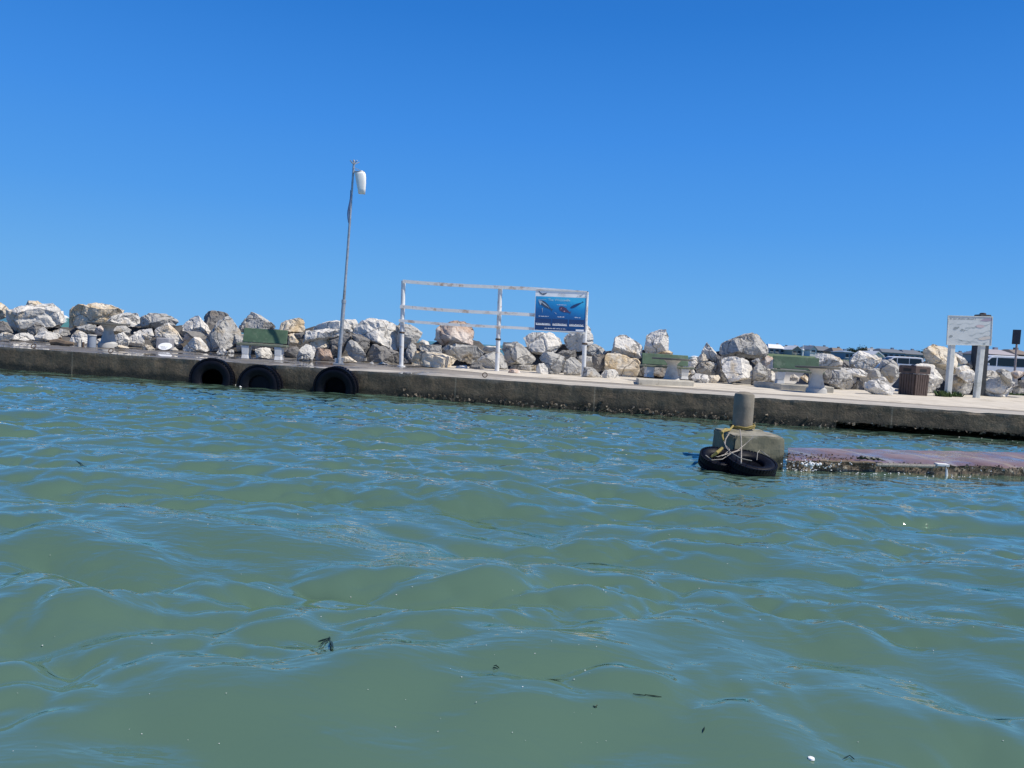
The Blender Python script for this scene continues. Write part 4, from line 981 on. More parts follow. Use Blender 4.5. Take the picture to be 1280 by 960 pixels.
# round stool beside the left table
g = ground(114.5, 434.3); b = MB(); root = empty('stone_stool', g); h_ = 16 * g.y / F; r_ = 5.3 * g.y / F
b.lathe(g, [(0, 0), (r_ * .92, 0), (r_ * .95, h_ * .3), (r_ * .93, h_ * .9), (0, h_ * .9)], 20); b.build('stool_base', simple('blue_grey_concrete', (.26, .30, .36), .8, 0, .12, 5, .3), root, g, True)
b = MB(); b.lathe(g, [(0, h_ * .9 + .002), (r_ * 1.06, h_ * .9 + .002), (r_ * 1.06, h_ * 1.0), (0, h_ * 1.02)], 20); b.build('stool_top', M['conc'], root, g, True)
tag(root, 'round blue grey concrete stool left of the left pedestal table', 'stool')
# two short stubs and driftwood on the quay
for px, py, w_, h_, mt, lab in ((99.5, 433, 5, 9, M['conc'], 'short pale concrete stub left of the round stool'), (104, 434, 3, 6.5, M['rust'], 'dark iron stub between the pale stub and the round stool')):
    g = ground(px, py); k = g.y / F; b = MB(); b.lathe(g, [(0, -.02), (w_ * k / 2, -.02), (w_ * k / 2 * .95, h_ * k * .9), (w_ * k / 2 * .7, h_ * k), (0, h_ * k)], 12); tag(b.build('mooring_stub', mt, origin=g, smooth=True), lab, 'post')
for (x0, y0, x1, y1, r, mt, lab) in ((59, 425.4, 77, 422.5, .11, M['wood'], 'dark flat driftwood plank leaning on the white rounded boulder'), (63, 428.6, 92, 431.2, .10, M['wood'], 'long weathered driftwood log lying on the quay left of the stubs')):
    a, c = ground(x0, y0 + 2), ground(x1, y1 + 2); a.y = c.y = min(a.y, c.y) + .3
    a = at_y(x0, y0, a.y); c = at_y(x1, y1, a.y); a.z = max(a.z, QH + .08); c.z = max(c.z, QH + .08)
    b = MB(); b.tube([a, a.lerp(c, .3) + Vector((0, .04, .03)), a.lerp(c, .7) + Vector((0, -.03, -.01)), c], [r * .8, r, r * .9, r * .5], 8); tag(b.build('driftwood', mt, origin=a), lab, 'driftwood')
# white oval plaque leaning on a grey block
g = ground(206.5, 437.8); k = g.y / F; c = at_y(206.5, 432.9, g.y)
b = MB(); b.box(at_y(206.5, 429.3, g.y + .42) , (16.5 * k, .5, 14 * k), .1); bx_ = b.v
o = b.build('stone_block', simple('slate_block', (.33, .33, .35), .85, 0, .2, 4, .4), origin=(c.x, g.y + .3, QH), bevel=.03); tag(o, 'grey stone block behind the white oval plaque', 'stone block')
root = empty('oval_plaque', Vector((c.x, g.y, QH)))
b = MB(); n = 28; og = Vector((c.x, g.y, QH)); rx, rz_ = 8.4 * k, 4.5 * k
A_ = [c + Vector((rx * math.cos(t), -.03 + .10 * math.sin(t), rz_ * math.sin(t))) for t in np.linspace(0, 2 * math.pi, n, endpoint=False)]
b.add(A_ + [q + Vector((0, .05, 0)) for q in A_], [tuple(range(n)), tuple(range(2 * n - 1, n - 1, -1))] + [(i, n + i, n + (i + 1) % n, (i + 1) % n) for i in range(n)])
b.build('plate', white_p, root, og, bevel=.008)
b = MB(); frp = (c - Vector((rx, .034, rz_)), Vector((1, 0, 0)), Vector((0, .1 / rz_, 1)).normalized(), Vector((0, -1, .2)).normalized(), 2 * rx, 2 * rz_)
frp = (c + Vector((-rx, -.135, -rz_)), *frp[1:]); strokes(b, frp, .22, .78, .52, .14, 41, .008); strokes(b, frp, .30, .70, .30, .12, 42, .008); b.build('lettering', pale_ink, root, og)
tag(root, 'white oval plaque with faint lettering leaning on a grey block on the quay', 'plaque')

# ------------------------------------------------------------------ benches with green backs
def make_bench(name):
    root = empty(name)                       # faces -Y (the water)
    b = MB(); b.box((0, 0, .425), (1.52, .42, .07)); b.build('seat', M['seat'], root, bevel=.012)
    b = MB(); a = R_(14); n_ = Vector((0, math.cos(a), -math.sin(a)))
    lo, hi = .485, .90; y0 = .20
    def bp(z, d): return y0 + (z - lo) * math.tan(a) + d
    b.hexa([(-.68, bp(lo, 0), lo), (.68, bp(lo, 0), lo), (.68, bp(lo, .05), lo), (-.68, bp(lo, .05), lo)], [(-.68, bp(hi, 0), hi), (.68, bp(hi, 0), hi), (.68, bp(hi, .05), hi), (-.68, bp(hi, .05), hi)])
    b.build('backrest', M['green'], root, bevel=.012)
    for sx in (-1, 1):
        b = MB(); x = sx * .50
        b.hexa([(x - .11, -.19, 0), (x + .11, -.19, 0), (x + .11, .22, 0), (x - .11, .22, 0)], [(x - .095, -.17, .12), (x + .095, -.17, .12), (x + .095, .19, .12), (x - .095, .19, .12)])
        b.hexa([(x - .095, -.17, .122), (x + .095, -.17, .122), (x + .095, .19, .122), (x - .095, .19, .122)], [(x - .12, -.19, .387), (x + .12, -.19, .387), (x + .12, .20, .387), (x - .12, .20, .387)])
        b.build('leg', M['whitewash'], root, bevel=.012)
        b = MB(); b.hexa([(x - .05, .215, .30), (x + .05, .215, .30), (x + .05, .27, .30), (x - .05, .27, .30)], [(x - .05, bp(.85, .055), .85), (x + .05, bp(.85, .055), .85), (x + .05, bp(.85, .11), .85), (x - .05, bp(.85, .11), .85)])
        b.build('back_strut', M['conc'], root)
    return root
bn = make_bench('park_bench')
bench_at = []
for i, (px, py, yaw, sx, sz, lift, lab) in enumerate([
    (328, 449.2, 6, .92, .98, 0, 'green backed concrete bench on the wet quay above the left tyres'),
    (832.5, 472.6, 2, 1.02, .78, .16, 'green backed bench on a low plinth behind the middle pedestal table'),
    (995.5, 480.6, -8, .98, .92, .20, 'green backed bench on a low plinth left of the right pedestal table')]):
    o = bn if i == 0 else copy_tree(bn)
    g = at_z(px, py, QH + lift); bench_at.append(g.copy()); o.location = g; o.rotation_euler = (0, 0, R_(yaw)); o.scale = (sx, 1, sz)
    tag(o, lab, 'bench', 'green backed benches along the quay')
def plinth(corners, z0, z1, lab):
    b = MB(); c = sum(corners, Vector()) / 4; og = Vector((c.x, c.y, QH))
    lo = [Vector((q.x, q.y, z0)) for q in corners]; hi = [Vector((q.x, q.y, z1)) for q in corners]
    cc = Vector((c.x, c.y, 0))
    b.hexa([q.lerp(Vector((c.x, c.y, z0)), .012) for q in lo], hi)
    tag(b.build('bench_plinth', M['plinth'], origin=og, bevel=.02), lab, 'plinth', 'bench plinths')
z1 = QH + .16; fl, frr = at_z(798, 473.5, z1), at_z(868, 477.2, z1)
plinth([fl, frr, frr + Vector((.1, 1.0, 0)), fl + Vector((.1, 1.0, 0))], QH - .02, z1, 'low concrete plinth under the middle bench')
z1 = QH + .20; bl = at_z(950.5, 477.4, z1); fl = at_z(976, 479.8, z1); frr = at_z(1043, 484.2, z1)
fl = Vector((fl.x, min(fl.y, bl.y - .9), z1)); fl = at_y(976, 479.8, bench_at[2].y - .42); fl.z = z1; frr = at_y(1043, 484.2, bench_at[2].y - .62); frr.z = z1
plinth([fl, frr, frr + Vector((.3, 1.3, 0)), fl + Vector((-.45, 1.15, 0))], QH - .02, z1, 'low concrete plinth under the right bench')

# ------------------------------------------------------------------ litter bin
g = ground(1140.5, 495); g.z = QH; k = g.y / F; H_ = 37.5 * k; a_ = R_(68); sd_ = 34.5 * k / 1.41 
root = empty('litter_bin', g); Mz = Matrix.Rotation(-a_, 3, 'Z')
def bl_(x, y, z): return g + Mz @ Vector((x, y, 0)) + Vector((0, 0, z))
b = MB(); hs = sd_ / 2 * .93; Mz4 = [(-1, -1), (1, -1), (1, 1), (-1, 1)]
b.hexa([bl_(x * hs * .96, y * hs * .96, 0) for x, y in Mz4], [bl_(x * hs, y * hs, H_ * .74) for x, y in Mz4]); b.build('bin_body', M['brown'], root, g)
b = MB()
for side in range(4):
    Ms = Matrix.Rotation(side * math.pi / 2, 3, 'Z')
    for j in range(6):
        x = (j - 2.5) / 6 * 2 * hs
        q = [Ms @ Vector((x + dx, -hs - .004 + dy, 0)) for dx, dy in ((-hs / 7.6, -.03), (hs / 7.6, -.03), (hs / 7.6, 0), (-hs / 7.6, 0))]
        b.hexa([bl_(p.x * .96, p.y * .96, .03) for p in q], [bl_(p.x, p.y, H_ * .735) for p in q])
tag(b.build('slats', M['brown'], root, g))
b = MB(); h2 = hs * 1.1
b.hexa([bl_(x * h2, y * h2, H_ * .76) for x, y in Mz4], [bl_(x * h2, y * h2, H_ * .985) for x, y in Mz4]); b.hexa([bl_(x * h2 * 1.02, y * h2 * 1.02, H_ * .988) for x, y in Mz4], [bl_(x * h2 * .95, y * h2 * .95, H_ * 1.02) for x, y in Mz4]); hd = b.build('hood', M['brown'], root, g)
b = MB()
for side in range(4):
    Ms = Matrix.Rotation(side * math.pi / 2, 3, 'Z'); q = [Ms @ Vector((dx, dy, 0)) for dx, dy in ((-hs * .5, -h2 - .004), (hs * .5, -h2 - .004), (hs * .5, -h2 + .02), (-hs * .5, -h2 + .02))]
    b.hexa([bl_(p.x, p.y, H_ * .82) for p in q], [bl_(p.x, p.y, H_ * .92) for p in q])
b.build('opening', M['black'], hd, g)
tag(root, 'dark brown slatted litter bin on the sand left of the map board', 'litter bin')
# weeds
def tuft(px, py, wpx, hpx, n, lab):
    g = ground(px, py); g.z = QH + .02; k = g.y / F; b = MB(); rn = random.Random(int(px))
    for _ in range(n):
        c = g + Vector((rn.uniform(-.5, .5) * wpx * k, rn.uniform(-.25, .25), 0)); h = hpx * k * rn.uniform(.4, 1.0); dx, dy = rn.uniform(-.12, .12), rn.uniform(-.12, .08); a = rn.uniform(0, 3.1); ww = rn.uniform(.012, .03)
        e = Vector((math.cos(a) * ww, math.sin(a) * ww, 0)); mid = c + Vector((dx * .4, dy * .4, h * .6))
        b.add([c - e, c + e, mid + e * 1.3, c + Vector((dx, dy, h)), mid - e * 1.3], [(0, 1, 2, 4), (4, 2, 3)])
    tag(b.build('weed_tuft', M['plant'], origin=g), lab, 'weeds', 'weeds on the sand')
tuft(1178, 496.5, 12, 9, 150, 'dark green weeds at the left post of the map board')
tuft(1193, 497, 10, 8, 140, 'green weeds just right of the left post of the map board')
tuft(1268, 497, 34, 7, 420, 'wide low patch of green weeds by the right edge of the photo')
# ------------------------------------------------------------------ jetty slab with bollard block
def jface(a, c, z0, z1, n, amp, seed):
    pass
JE = JB + jd * 6; JF = JD + (JC - JD).normalized() * ((JE - JD).length)
mm, t, p = mat('wet_slab'); v = coords(t, world=True)
n = ntex(t, v, 1.1, 6, .65); c = ramp(t, n, [(.32, (.13, .07, .05)), (.52, (.23, .14, .105)), (.7, (.32, .22, .17))])
mp = N(t, 'ShaderNodeMapping'); mp.inputs['Rotation'].default_value = (0, 0, -math.atan2(jd.y, jd.x)); t.links.new(v, mp.inputs['Vector'])
sx = N(t, 'ShaderNodeSeparateXYZ'); t.links.new(mp.outputs[0], sx.inputs[0])
jf = math_(t, 'ABSOLUTE', math_(t, 'SUBTRACT', math_(t, 'FRACT', math_(t, 'ADD', math_(t, 'DIVIDE', sx.outputs[0], 1.0), math_(t, 'MULTIPLY', ntex(t, v, 3, 3), .12))), .5))
c = mixc(t, ramp(t, jf, [(.0, (.8, .8, .8)), (.05, (.3, .3, .3)), (.09, (0, 0, 0))]), c, (.36, .29, .19))
c = mixc(t, ramp(t, ntex(t, v, 8, 7, .75), [(.62, (0, 0, 0)), (.7, (.6, .6, .6))]), c, (.38, .33, .30))
t.links.new(c, p.inputs['Base Color'])
rg = ramp(t, ntex(t, v, 1.6, 4, .6), [(.36, (.08, .08, .08)), (.58, (.42, .42, .42))]); t.links.new(rg, p.inputs['Roughness'])
bump(t, p, ntex(t, v, 16, 5, .7), .12, .01)
b = MB(); og = JA.copy(); nx, ny = 120, 10; vs = []; fs = []
for i in range(nx + 1):
    a = JA.lerp(JE, i / nx); d = JD.lerp(JF, i / nx)
    for j in range(ny + 1):
        q = a.lerp(d, j / ny); e = noise.fractal(Vector((q.x * 3, q.y * 3, 2)), 1, 2, 4)
        q = q + Vector((0, (e * .05 if j == 0 else 0), e * .012 - (.02 + .03 * abs(noise.noise(q * 5)) if j == 0 else 0))); vs.append(q)
for i in range(nx):
    for j in range(ny):
        k = i * (ny + 1) + j; fs.append((k, k + ny + 1, k + ny + 2, k + 1))
top_n = len(vs)
b.add(vs, fs)
# sides down into the water
def skirt(path):
    v2 = []; f2 = []
    for q in path:
        for z in (q.z, .09, .03, -.05, -.8): v2.append(Vector((q.x, q.y + noise.fractal(Vector((q.x * 4, z * 8, 1)), 1, 2, 4) * .035 * (z < q.z), min(z, q.z))))
    for i in range(len(path) - 1):
        for j in range(4): f2.append((i * 5 + j, i * 5 + j + 1, (i + 1) * 5 + j + 1, (i + 1) * 5 + j))
    return v2, f2
root = empty('jetty', og)
b.build('top_slab', mm, root, og, True)
b = MB(); b.add(*skirt([vs[i * (ny + 1)] for i in range(nx + 1)])); b.add(*skirt([vs[i * (ny + 1) + ny] for i in range(nx, -1, -1)])); b.add(*skirt([vs[j] for j in range(ny, -1, -1)]))
b.build('side_wall', M['mussel'], root, og)
# barnacles and mussels along the front edge
b = MB(); rj = random.Random(5)
LJ = (JE - JA).length
def crust(n, pick, r0_, r1_):
    for k in range(n):
        c = pick(); r = rj.uniform(r0_, r1_)
        pts = [c + Vector((rj.uniform(-1, 1), rj.uniform(-1, .6), rj.uniform(-.8, 1))) * r for _ in range(6)]
        b.add(pts, [(0, 1, 2), (0, 2, 3), (3, 4, 5), (0, 3, 5), (1, 4, 2), (2, 4, 5)])
crust(420, lambda: JA + jd * rj.uniform(-.1, 4.5) + Vector((0, -.03 + rj.gauss(0, .025), rj.uniform(-.10, -.01))), .008, .024)
crust(220, lambda: JA + jd * (rj.random() ** 2 * 1.3 - .1) + (JD - JA).normalized() * rj.random() ** 1.5 * .6 + Vector((0, 0, .006)), .006, .02)
tag(b.build('barnacle_crust', M['mussel'], root, og), kind='stuff')
b = MB()
crust(60, lambda: JA + jd * rj.uniform(-.1, 1.0) + Vector((0, -.05 + rj.gauss(0, .03), rj.uniform(-.10, .0))), .008, .02)
crust(40, lambda: JA + jd * rj.uniform(1, 4.5) + Vector((0, -.05 + rj.gauss(0, .03), rj.uniform(-.08, .0))), .006, .014)
tag(b.build('shell_crust', M['foam'], root, og), kind='stuff')
b = MB(); b.tube([JA + jd * (.45 + .05 * i) + Vector((0, -.045, -.015 + .004 * math.sin(i))) for i in range(20)], .018, 8); b.build('edge_batten', M['wood'], root, og)
tag(root, 'low wet purple brown concrete jetty slab with a barnacled edge', 'jetty')
# thick twisted rope along the slab edge
b = MB()
for st in range(3):
    pts = []
    for i in range(120):
        s = 1.30 + i * .0065 * 1.25; a = i * .62 + st * 2.094
        pts.append(JA + jd * s + Vector((0, -.075 + .013 * math.cos(a), -.035 + .013 * math.sin(a))))
    b.tube(pts, .015, 6)
tag(b.build('edge_rope', M['rope_p'], origin=JA + jd * 1.3), 'thick twisted pale rope lying along the front edge of the jetty slab', 'rope')
# dripping pale spout fitted on the edge and a lump of foam
q = JA + jd * 2.32 + Vector((0, -.09, -.01)); root = empty('drain_spout', q)
b = MB(); b.box(q, (.16, .12, .035), qyaw); b.build('lip', M['whitewash'], root, q, bevel=.006)
b = MB(); b.tube([q + Vector((.02, -.06, 0)), q + Vector((.025, -.085, -.05)), q + Vector((.03, -.09, -.16))], [.012, .014, .02], 6); b.build('water_trickle', M['foam'], root, q, True)
tag(root, 'small white drain lip with water trickling off the jetty edge', 'drain')
q = JA + jd * .33 + Vector((0, -.09, -.05)); b = MB(); rnn = random.Random(2)
for k in range(14):
    b.lathe(q + Vector((rnn.gauss(0, .04), rnn.gauss(0, .02), rnn.gauss(0, .015))), [(0, -.02), (.022, -.005), (.02, .012), (0, .022)], 7)
tag(b.build('foam_lump', M['foam'], origin=q, smooth=True), 'lump of white foam caught at the jetty edge right of the tyres', 'foam')
# dark strip of weed on the slab edge
q = JA + jd * 1.12 + Vector((0, .02, .02)); b = MB()
for k in range(10):
    a = q + Vector((rnn.uniform(-.16, .16), rnn.uniform(-.02, .05), 0)); b.tube([a, a + Vector((.06, -.03, .025)), a + Vector((.14, -.06, .0))], [.012, .014, .004], 5)
tag(b.build('weed_strand', M['weed'], origin=q), 'dark weed strand lying on the edge of the jetty slab', 'seaweed')

# block
BT = .425
c_bl, c_fl, c_fr, c_br = at_z(891.6, 534.8, BT), at_z(918, 544.6, BT), at_z(982, 546.8, BT), at_z(948, 535.6, BT)
c_br = c_bl + (c_fr - c_fl)
og = Vector((c_fl.x, c_fl.y, 0)); root = empty('bollard_block', og)
bm = bmesh.new()
hi = [c_fl, c_fr, c_br, c_bl]; lo = [Vector((q.x, q.y, -.7)) for q in hi]
V_ = [bm.verts.new(q - og) for q in lo + hi]
for f in ((3, 2, 1, 0), (4, 5, 6, 7), (0, 1, 5, 4), (1, 2, 6, 5), (2, 3, 7, 6), (3, 0, 4, 7)): bm.faces.new([V_[i] for i in f])
bmesh.ops.bevel(bm, geom=list(bm.edges), offset=.02, segments=2, affect='EDGES')
bmesh.ops.subdivide_edges(bm, edges=[e for e in bm.edges if e.calc_length() > .1], cuts=14, use_grid_fill=True); bm.normal_update()
for v_ in bm.verts:
    q = v_.co * 5; edge = 0
    v_.co += v_.normal * (noise.fractal(q, 1, 2, 5) * .012 - max(0, noise.noise(q * .8 + Vector((4, 4, 4))) - .25) * .06)
me = bpy.data.meshes.new('block'); bm.to_mesh(me); bm.free(); me.materials.append(M['blockc'])
o = bpy.data.objects.new('block', me); COL.objects.link(o); o.parent = root
pb = at_z(927.5, 536.5, BT); r_ = 12.4 * pb.y / F; tp = at_y(929, 490.5, pb.y); hgt = tp.z - BT
b = MB(); b.lathe((pb.x, pb.y, BT - .02), [(r_, 0), (r_ * .99, .1), (r_ * 1.0, hgt * .62), (r_ * 1.015, hgt * .66), (r_ * 1.0, hgt * .70), (r_ * .99, hgt - .03), (r_ * .93, hgt), (r_ * .5, hgt + .03), (0, hgt + .035)], 32)
b.build('bollard', M['pillarc'], root, og, True)
tag(root, 'grey concrete block with a round bollard on top at the end of the jetty', 'bollard')
# ropes
def loop(c, r, z, tilt, n=28): return [Vector((c.x + r * math.cos(t), c.y + r * math.sin(t), z + tilt * math.sin(t * 1.0 + 1) + .008 * math.sin(5 * t))) for t in np.linspace(0, 2 * math.pi, n)]
b = MB(); b.tube(loop(pb, r_ + .022, BT + .03, .01), .012, 7, False); b.tube(loop(pb, r_ + .03, BT + .055, .018), .011, 7, False)
K = at_y(906.5, 540, c_fl.y + .25); b.tube([Vector((pb.x - r_, pb.y - .05, BT + .05)), at_z(912, 537.5, BT + .03), at_z(903, 539.5, BT + .03), at_y(903, 546, c_fl.y + .1), at_y(905, 552, c_fl.y - .02)], .014, 7)
b.tube([at_z(912, 537.2, BT + .03), at_z(906, 537, BT + .04), at_z(902, 541, BT + .03)], .02, 7)
q = at_z(936, 538, BT); tag(b.build('mooring_rope', M['rope_y'], origin=pb, smooth=True), 'yellow rope looped round the foot of the bollard', 'rope')
yF = c_fl.y - .06
b = MB()
def dr(pts, r=.0085): b.tube([at_y(x, y, yF + dy) for x, y, dy in pts], r * .62, 6)
dr([(925, 537, .12), (926.5, 548, -.01), (926.8, 560, -.10), (926.6, 570, -.50), (926.4, 579, -.63)], .012)
dr([(942, 545.8, .0), (932, 555, -.02), (922, 563, -.20), (910, 567, -.40), (902, 570, -.44)])
dr([(927, 562, -.15), (915, 566, -.36), (903, 574, -.44), (890, 575, -.46), (882, 569, -.40)])
dr([(905, 552, -.02), (908, 560, -.25), (914, 566, -.45), (926, 573, -.62), (940, 576, -.66)])
dr([(946, 575, -.66), (947, 566, -.62), (950, 562.5, -.2), (956, 567, -.60), (962, 571, -.62)], .007)
dr([(912, 541, .1), (907, 549, .0), (906, 556, -.05)], .011)
dr([(906, 556, -.05), (912, 562, -.30), (906, 568, -.42), (897, 571, -.45), (890, 568, -.44)], .008)
tag(b.build('tyre_lashing', M['rope_p'], origin=at_y(926, 560, yF), smooth=True), 'thin pale ropes lashing the two floating tyres to the block', 'rope')
# two floating tyres lashed to the block
def floating(px, py, R, wd, rot, lab, dy):
    c = at_y(px, py, yF + dy); root = empty('floating_tyre', c); tyre_parts(root, R, wd, M['rubber']); root.rotation_euler = rot
    tag(root, lab, 'tyre', 'floating tyres lashed to the block')
floating(938.5, 581, .30, .155, (R_(-74), R_(3), R_(6)), 'black tyre floating half sunk in front of the block, right of its twin', -.30)
floating(899, 576, .245, .15, (R_(-72), R_(10), R_(-20)), 'black tyre floating at the left corner of the block under yellow rope', -.16)
b = MB()
b.tube([at_y(889, 571, yF - .45), at_y(896, 566, yF - .46), at_y(903, 560, yF - .40)], [.012, .022, .018], 7); tag(b.build('rope_end', M['rope_y'], origin=at_y(896, 566, yF - .33)), 'frayed yellow rope end lying over the left floating tyre', 'rope')

# ------------------------------------------------------------------ splash, foam and flotsam
q0 = at_z(580, 494.5, .0); q0.y -= .05; b = MB(); rn = random.Random(8)
for k in range(70):
    h = rn.random() ** 2 * .36; r = rn.uniform(.004, .014)
    c = q0 + Vector((rn.gauss(0, .09 + h * .12), rn.uniform(-.12, .0), h)); b.lathe(c, [(0, -r), (r, 0), (0, r)], 6)
for k in range(30):
    r = rn.uniform(.01, .03); c = q0 + Vector((rn.gauss(.12, .3), rn.uniform(-.1, .02), rn.uniform(0, .04))); b.lathe(c, [(0, -r * .6), (r, 0), (0, r * .6)], 6)
tag(b.build('splash', M['foam'], origin=q0), 'small splash of white drops against the quay wall', kind='stuff')
b = MB()
for k in range(150):                                # flecks of foam adrift, and white flecks as sun glints in the right channel
    if k < 60: px, py = rn.uniform(0, 1280), rn.uniform(640, 955)
    elif k < 85: px, py = rn.uniform(500, 760), rn.uniform(740, 930)
    else: px, py = rn.uniform(1000, 1275), 0; py = 545 + (px - 1000) * .035 + rn.gauss(0, 4)
    c = on_water(px, py); r = rn.uniform(.001, .003) * c.y / 3 if k < 85 else rn.uniform(.005, .014)
    n = 7; vs = [c + Vector((r * rn.uniform(.6, 1.3) * math.cos(t), r * rn.uniform(.6, 1.3) * math.sin(t), .004)) for t in np.linspace(0, 5.4, n)]
    b.add(vs + [c + Vector((0, 0, .004 + r * .5))], [(i, (i + 1) % n, n) for i in range(n)])
tag(b.build('foam_and_glint_flecks', M['foam'], origin=(0, 5, 0)), kind='stuff')
b = MB()                                            # lapping foam where the water meets tyres, wall and jetty
def lap(px, py, n, sx_, r0_, r1_):
    for k in range(n):
        c = at_z(px + rn.gauss(0, sx_), py + rn.gauss(0, .9), .02); r = rn.uniform(r0_, r1_)
        b.lathe(c, [(0, -r * .5), (r, -.1 * r), (r * .7, r * .35), (0, r * .5)], 7)
for px, py in ((248, 476), (292, 480), (304, 482), (346, 484), (396, 488), (445, 490)): lap(px, py, 14, 3, .01, .035)
lap(976, 583, 40, 8, .006, .018); lap(1010, 587, 40, 18, .005, .014); lap(1100, 592, 25, 40, .005, .014); lap(884, 577, 16, 4, .006, .014); lap(1190, 596, 20, 30, .005, .012)
tag(b.build('lapping_foam', M['foam'], origin=(0, 15, 0), smooth=True), kind='stuff')
# sprig of seaweed
def sprig(px, py, blades, lab):
    c = on_water(px, py); root_ = MB(); k = c.y / F
    zt_ = max([c.z] + [on_water(px + b_[2], py + b_[3]).z for b_ in blades]) + .004
    for x0, y0, x1, y1, w_ in blades:
        a = on_water(px + x0, py + y0) + Vector((0, 0, .007)); e = on_water(px + x1, py + y1) + Vector((0, 0, .007)); mw_ = on_water(px + (x0 * .45 + x1 * .55), py + (y0 * .45 + y1 * .55)); d = (e - a); s = Vector((-d.y, d.x, 0)).normalized() * w_ * k
        m_ = a.lerp(e, .55); m_.z = max(m_.z, mw_.z + .007); th_ = Vector((0, 0, .003))
        lo_ = [a, m_ + s, e, m_ - s]; lo_ = [a, m_ + (lo_[1] - m_) * .75, e, m_ + (lo_[3] - m_) * .75]; root_.add(lo_ + [q - th_ for q in lo_], [(0, 1, 2, 3), (7, 6, 5, 4), (0, 4, 5, 1), (1, 5, 6, 2), (2, 6, 7, 3), (3, 7, 4, 0)])
    tag(root_.build('seaweed_sprig', M['weed'], origin=c), lab, 'seaweed', 'bits of seaweed afloat')
sprig(411, 798, [(0, 0, -13.5, 6, 1.3), (-.5, 2, -10, 7.5, 1), (-1, 4, -11.5, 15, .9), (0, 4, -5, 9.5, 1.2), (0, 2, 6, 16, 2.0), (.5, 3, 4, 17, 1.8), (.3, -1, 1.6, 3, 1.6)], 'dark fan shaped seaweed sprig afloat left of the centre foreground')
sprig(620, 834, [(-3, 0, 3, -2, 1.2), (0, 0, 4, 3, 1), (-4, 2, 0, 3, 1)], 'small dark seaweed scrap afloat in the lower middle foreground')
sprig(809, 869, [(-18, 0, -2, 1.2, .8), (-3, 1, 18, 1.5, .8)], 'thin dark straw of weed afloat in the lower right foreground')
sprig(744, 884, [(-3, 0, 2, 2, 1.2), (0, 0, 3, -1, 1)], 'small dark weed fleck left of the thin dark straw')
sprig(1062, 949, [(-8, 1, 0, -3, .9), (0, -3, 6, 2, .9)], 'curved dark weed scrap afloat near the bottom right')
sprig(880, 913, [(-1, 3, 1, -3, 1)], 'tiny upright dark weed speck in the bottom right foreground')
sprig(100, 579, [(-6, -3, 5, 2, .8), (0, 0, 8, 5, .8)], 'dark weed streak afloat in the left middle water')
c = on_water(1014, 949.5); b = MB(); b.lathe(c + Vector((0, 0, .004)), [(0, -.006), (.012, -.002), (.011, .003), (0, .005)], 9); tag(b.build('shell_bit', M['foam'], origin=c, smooth=True), 'tiny white scrap afloat beside the curved weed scrap', 'flotsam')

# ------------------------------------------------------------------ surf behind the breakwater
def surf(px0, px1, ys_, Y, hgt, lab):
    a, c = at_y(px0, ys_[0], Y), at_y(px1, ys_[1], Y); b = MB(); n = 40; vs = []; fs = []; prof = [(-3.5, 0), (-1.8, .35), (-.6, .8), (0, 1), (.8, .8), (2.6, .35), (5, 0)]
    for i in range(n + 1):
        t_ = i / n; x = a.x + (c.x - a.x) * t_; h = (a.z + (c.z - a.z) * t_) * (math.sin(math.pi * min(1, max(0, t_))) ** .35)
        for dy, hz in prof: vs.append(Vector((x, Y + dy * hgt, max(-.3, hz * h * (1 + .10 * noise.noise(Vector((x * .9, dy, 3)))) - .25 * (hz == 0)))))
    for i in range(n):
        for j in range(6): k = i * 7 + j; fs.append((k, k + 7, k + 8, k + 1))
    b.add(vs, fs); mm, t, p = mat('breaking_water'); v = coords(t, world=True); z = N(t, 'ShaderNodeSeparateXYZ'); t.links.new(v, z.inputs[0])
    zz = math_(t, 'ADD', math_(t, 'DIVIDE', z.outputs[2], max(a.z, c.z)), math_(t, 'MULTIPLY', math_(t, 'SUBTRACT', ntex(t, v, 1.2, 5, .7), .5), 1.0))
    t.links.new(mixc(t, ramp(t, zz, [(.80, (0, 0, 0)), (.98, (1, 1, 1))]), (.05, .16, .17), (.80, .82, .82)), p.inputs['Base Color']); p.inputs['Roughness'].default_value = .35
    tag(b.build('breaking_wave', mm, origin=(a.x, Y, 0), smooth=True), lab, 'wave', 'waves breaking beyond the boulders')
surf(56, 98, (391.5, 394.5), 42, .9, 'teal wave with a white crest seen in the gap between the two biggest left boulders')
surf(566, 632, (431.5, 435.5), 60, 1.2, 'white breaking wave seen through the railing right of the rust marked boulder')
surf(852, 888, (444.5, 446.5), 60, 1.2, 'white breaking wave in the gap right of the split white boulder')

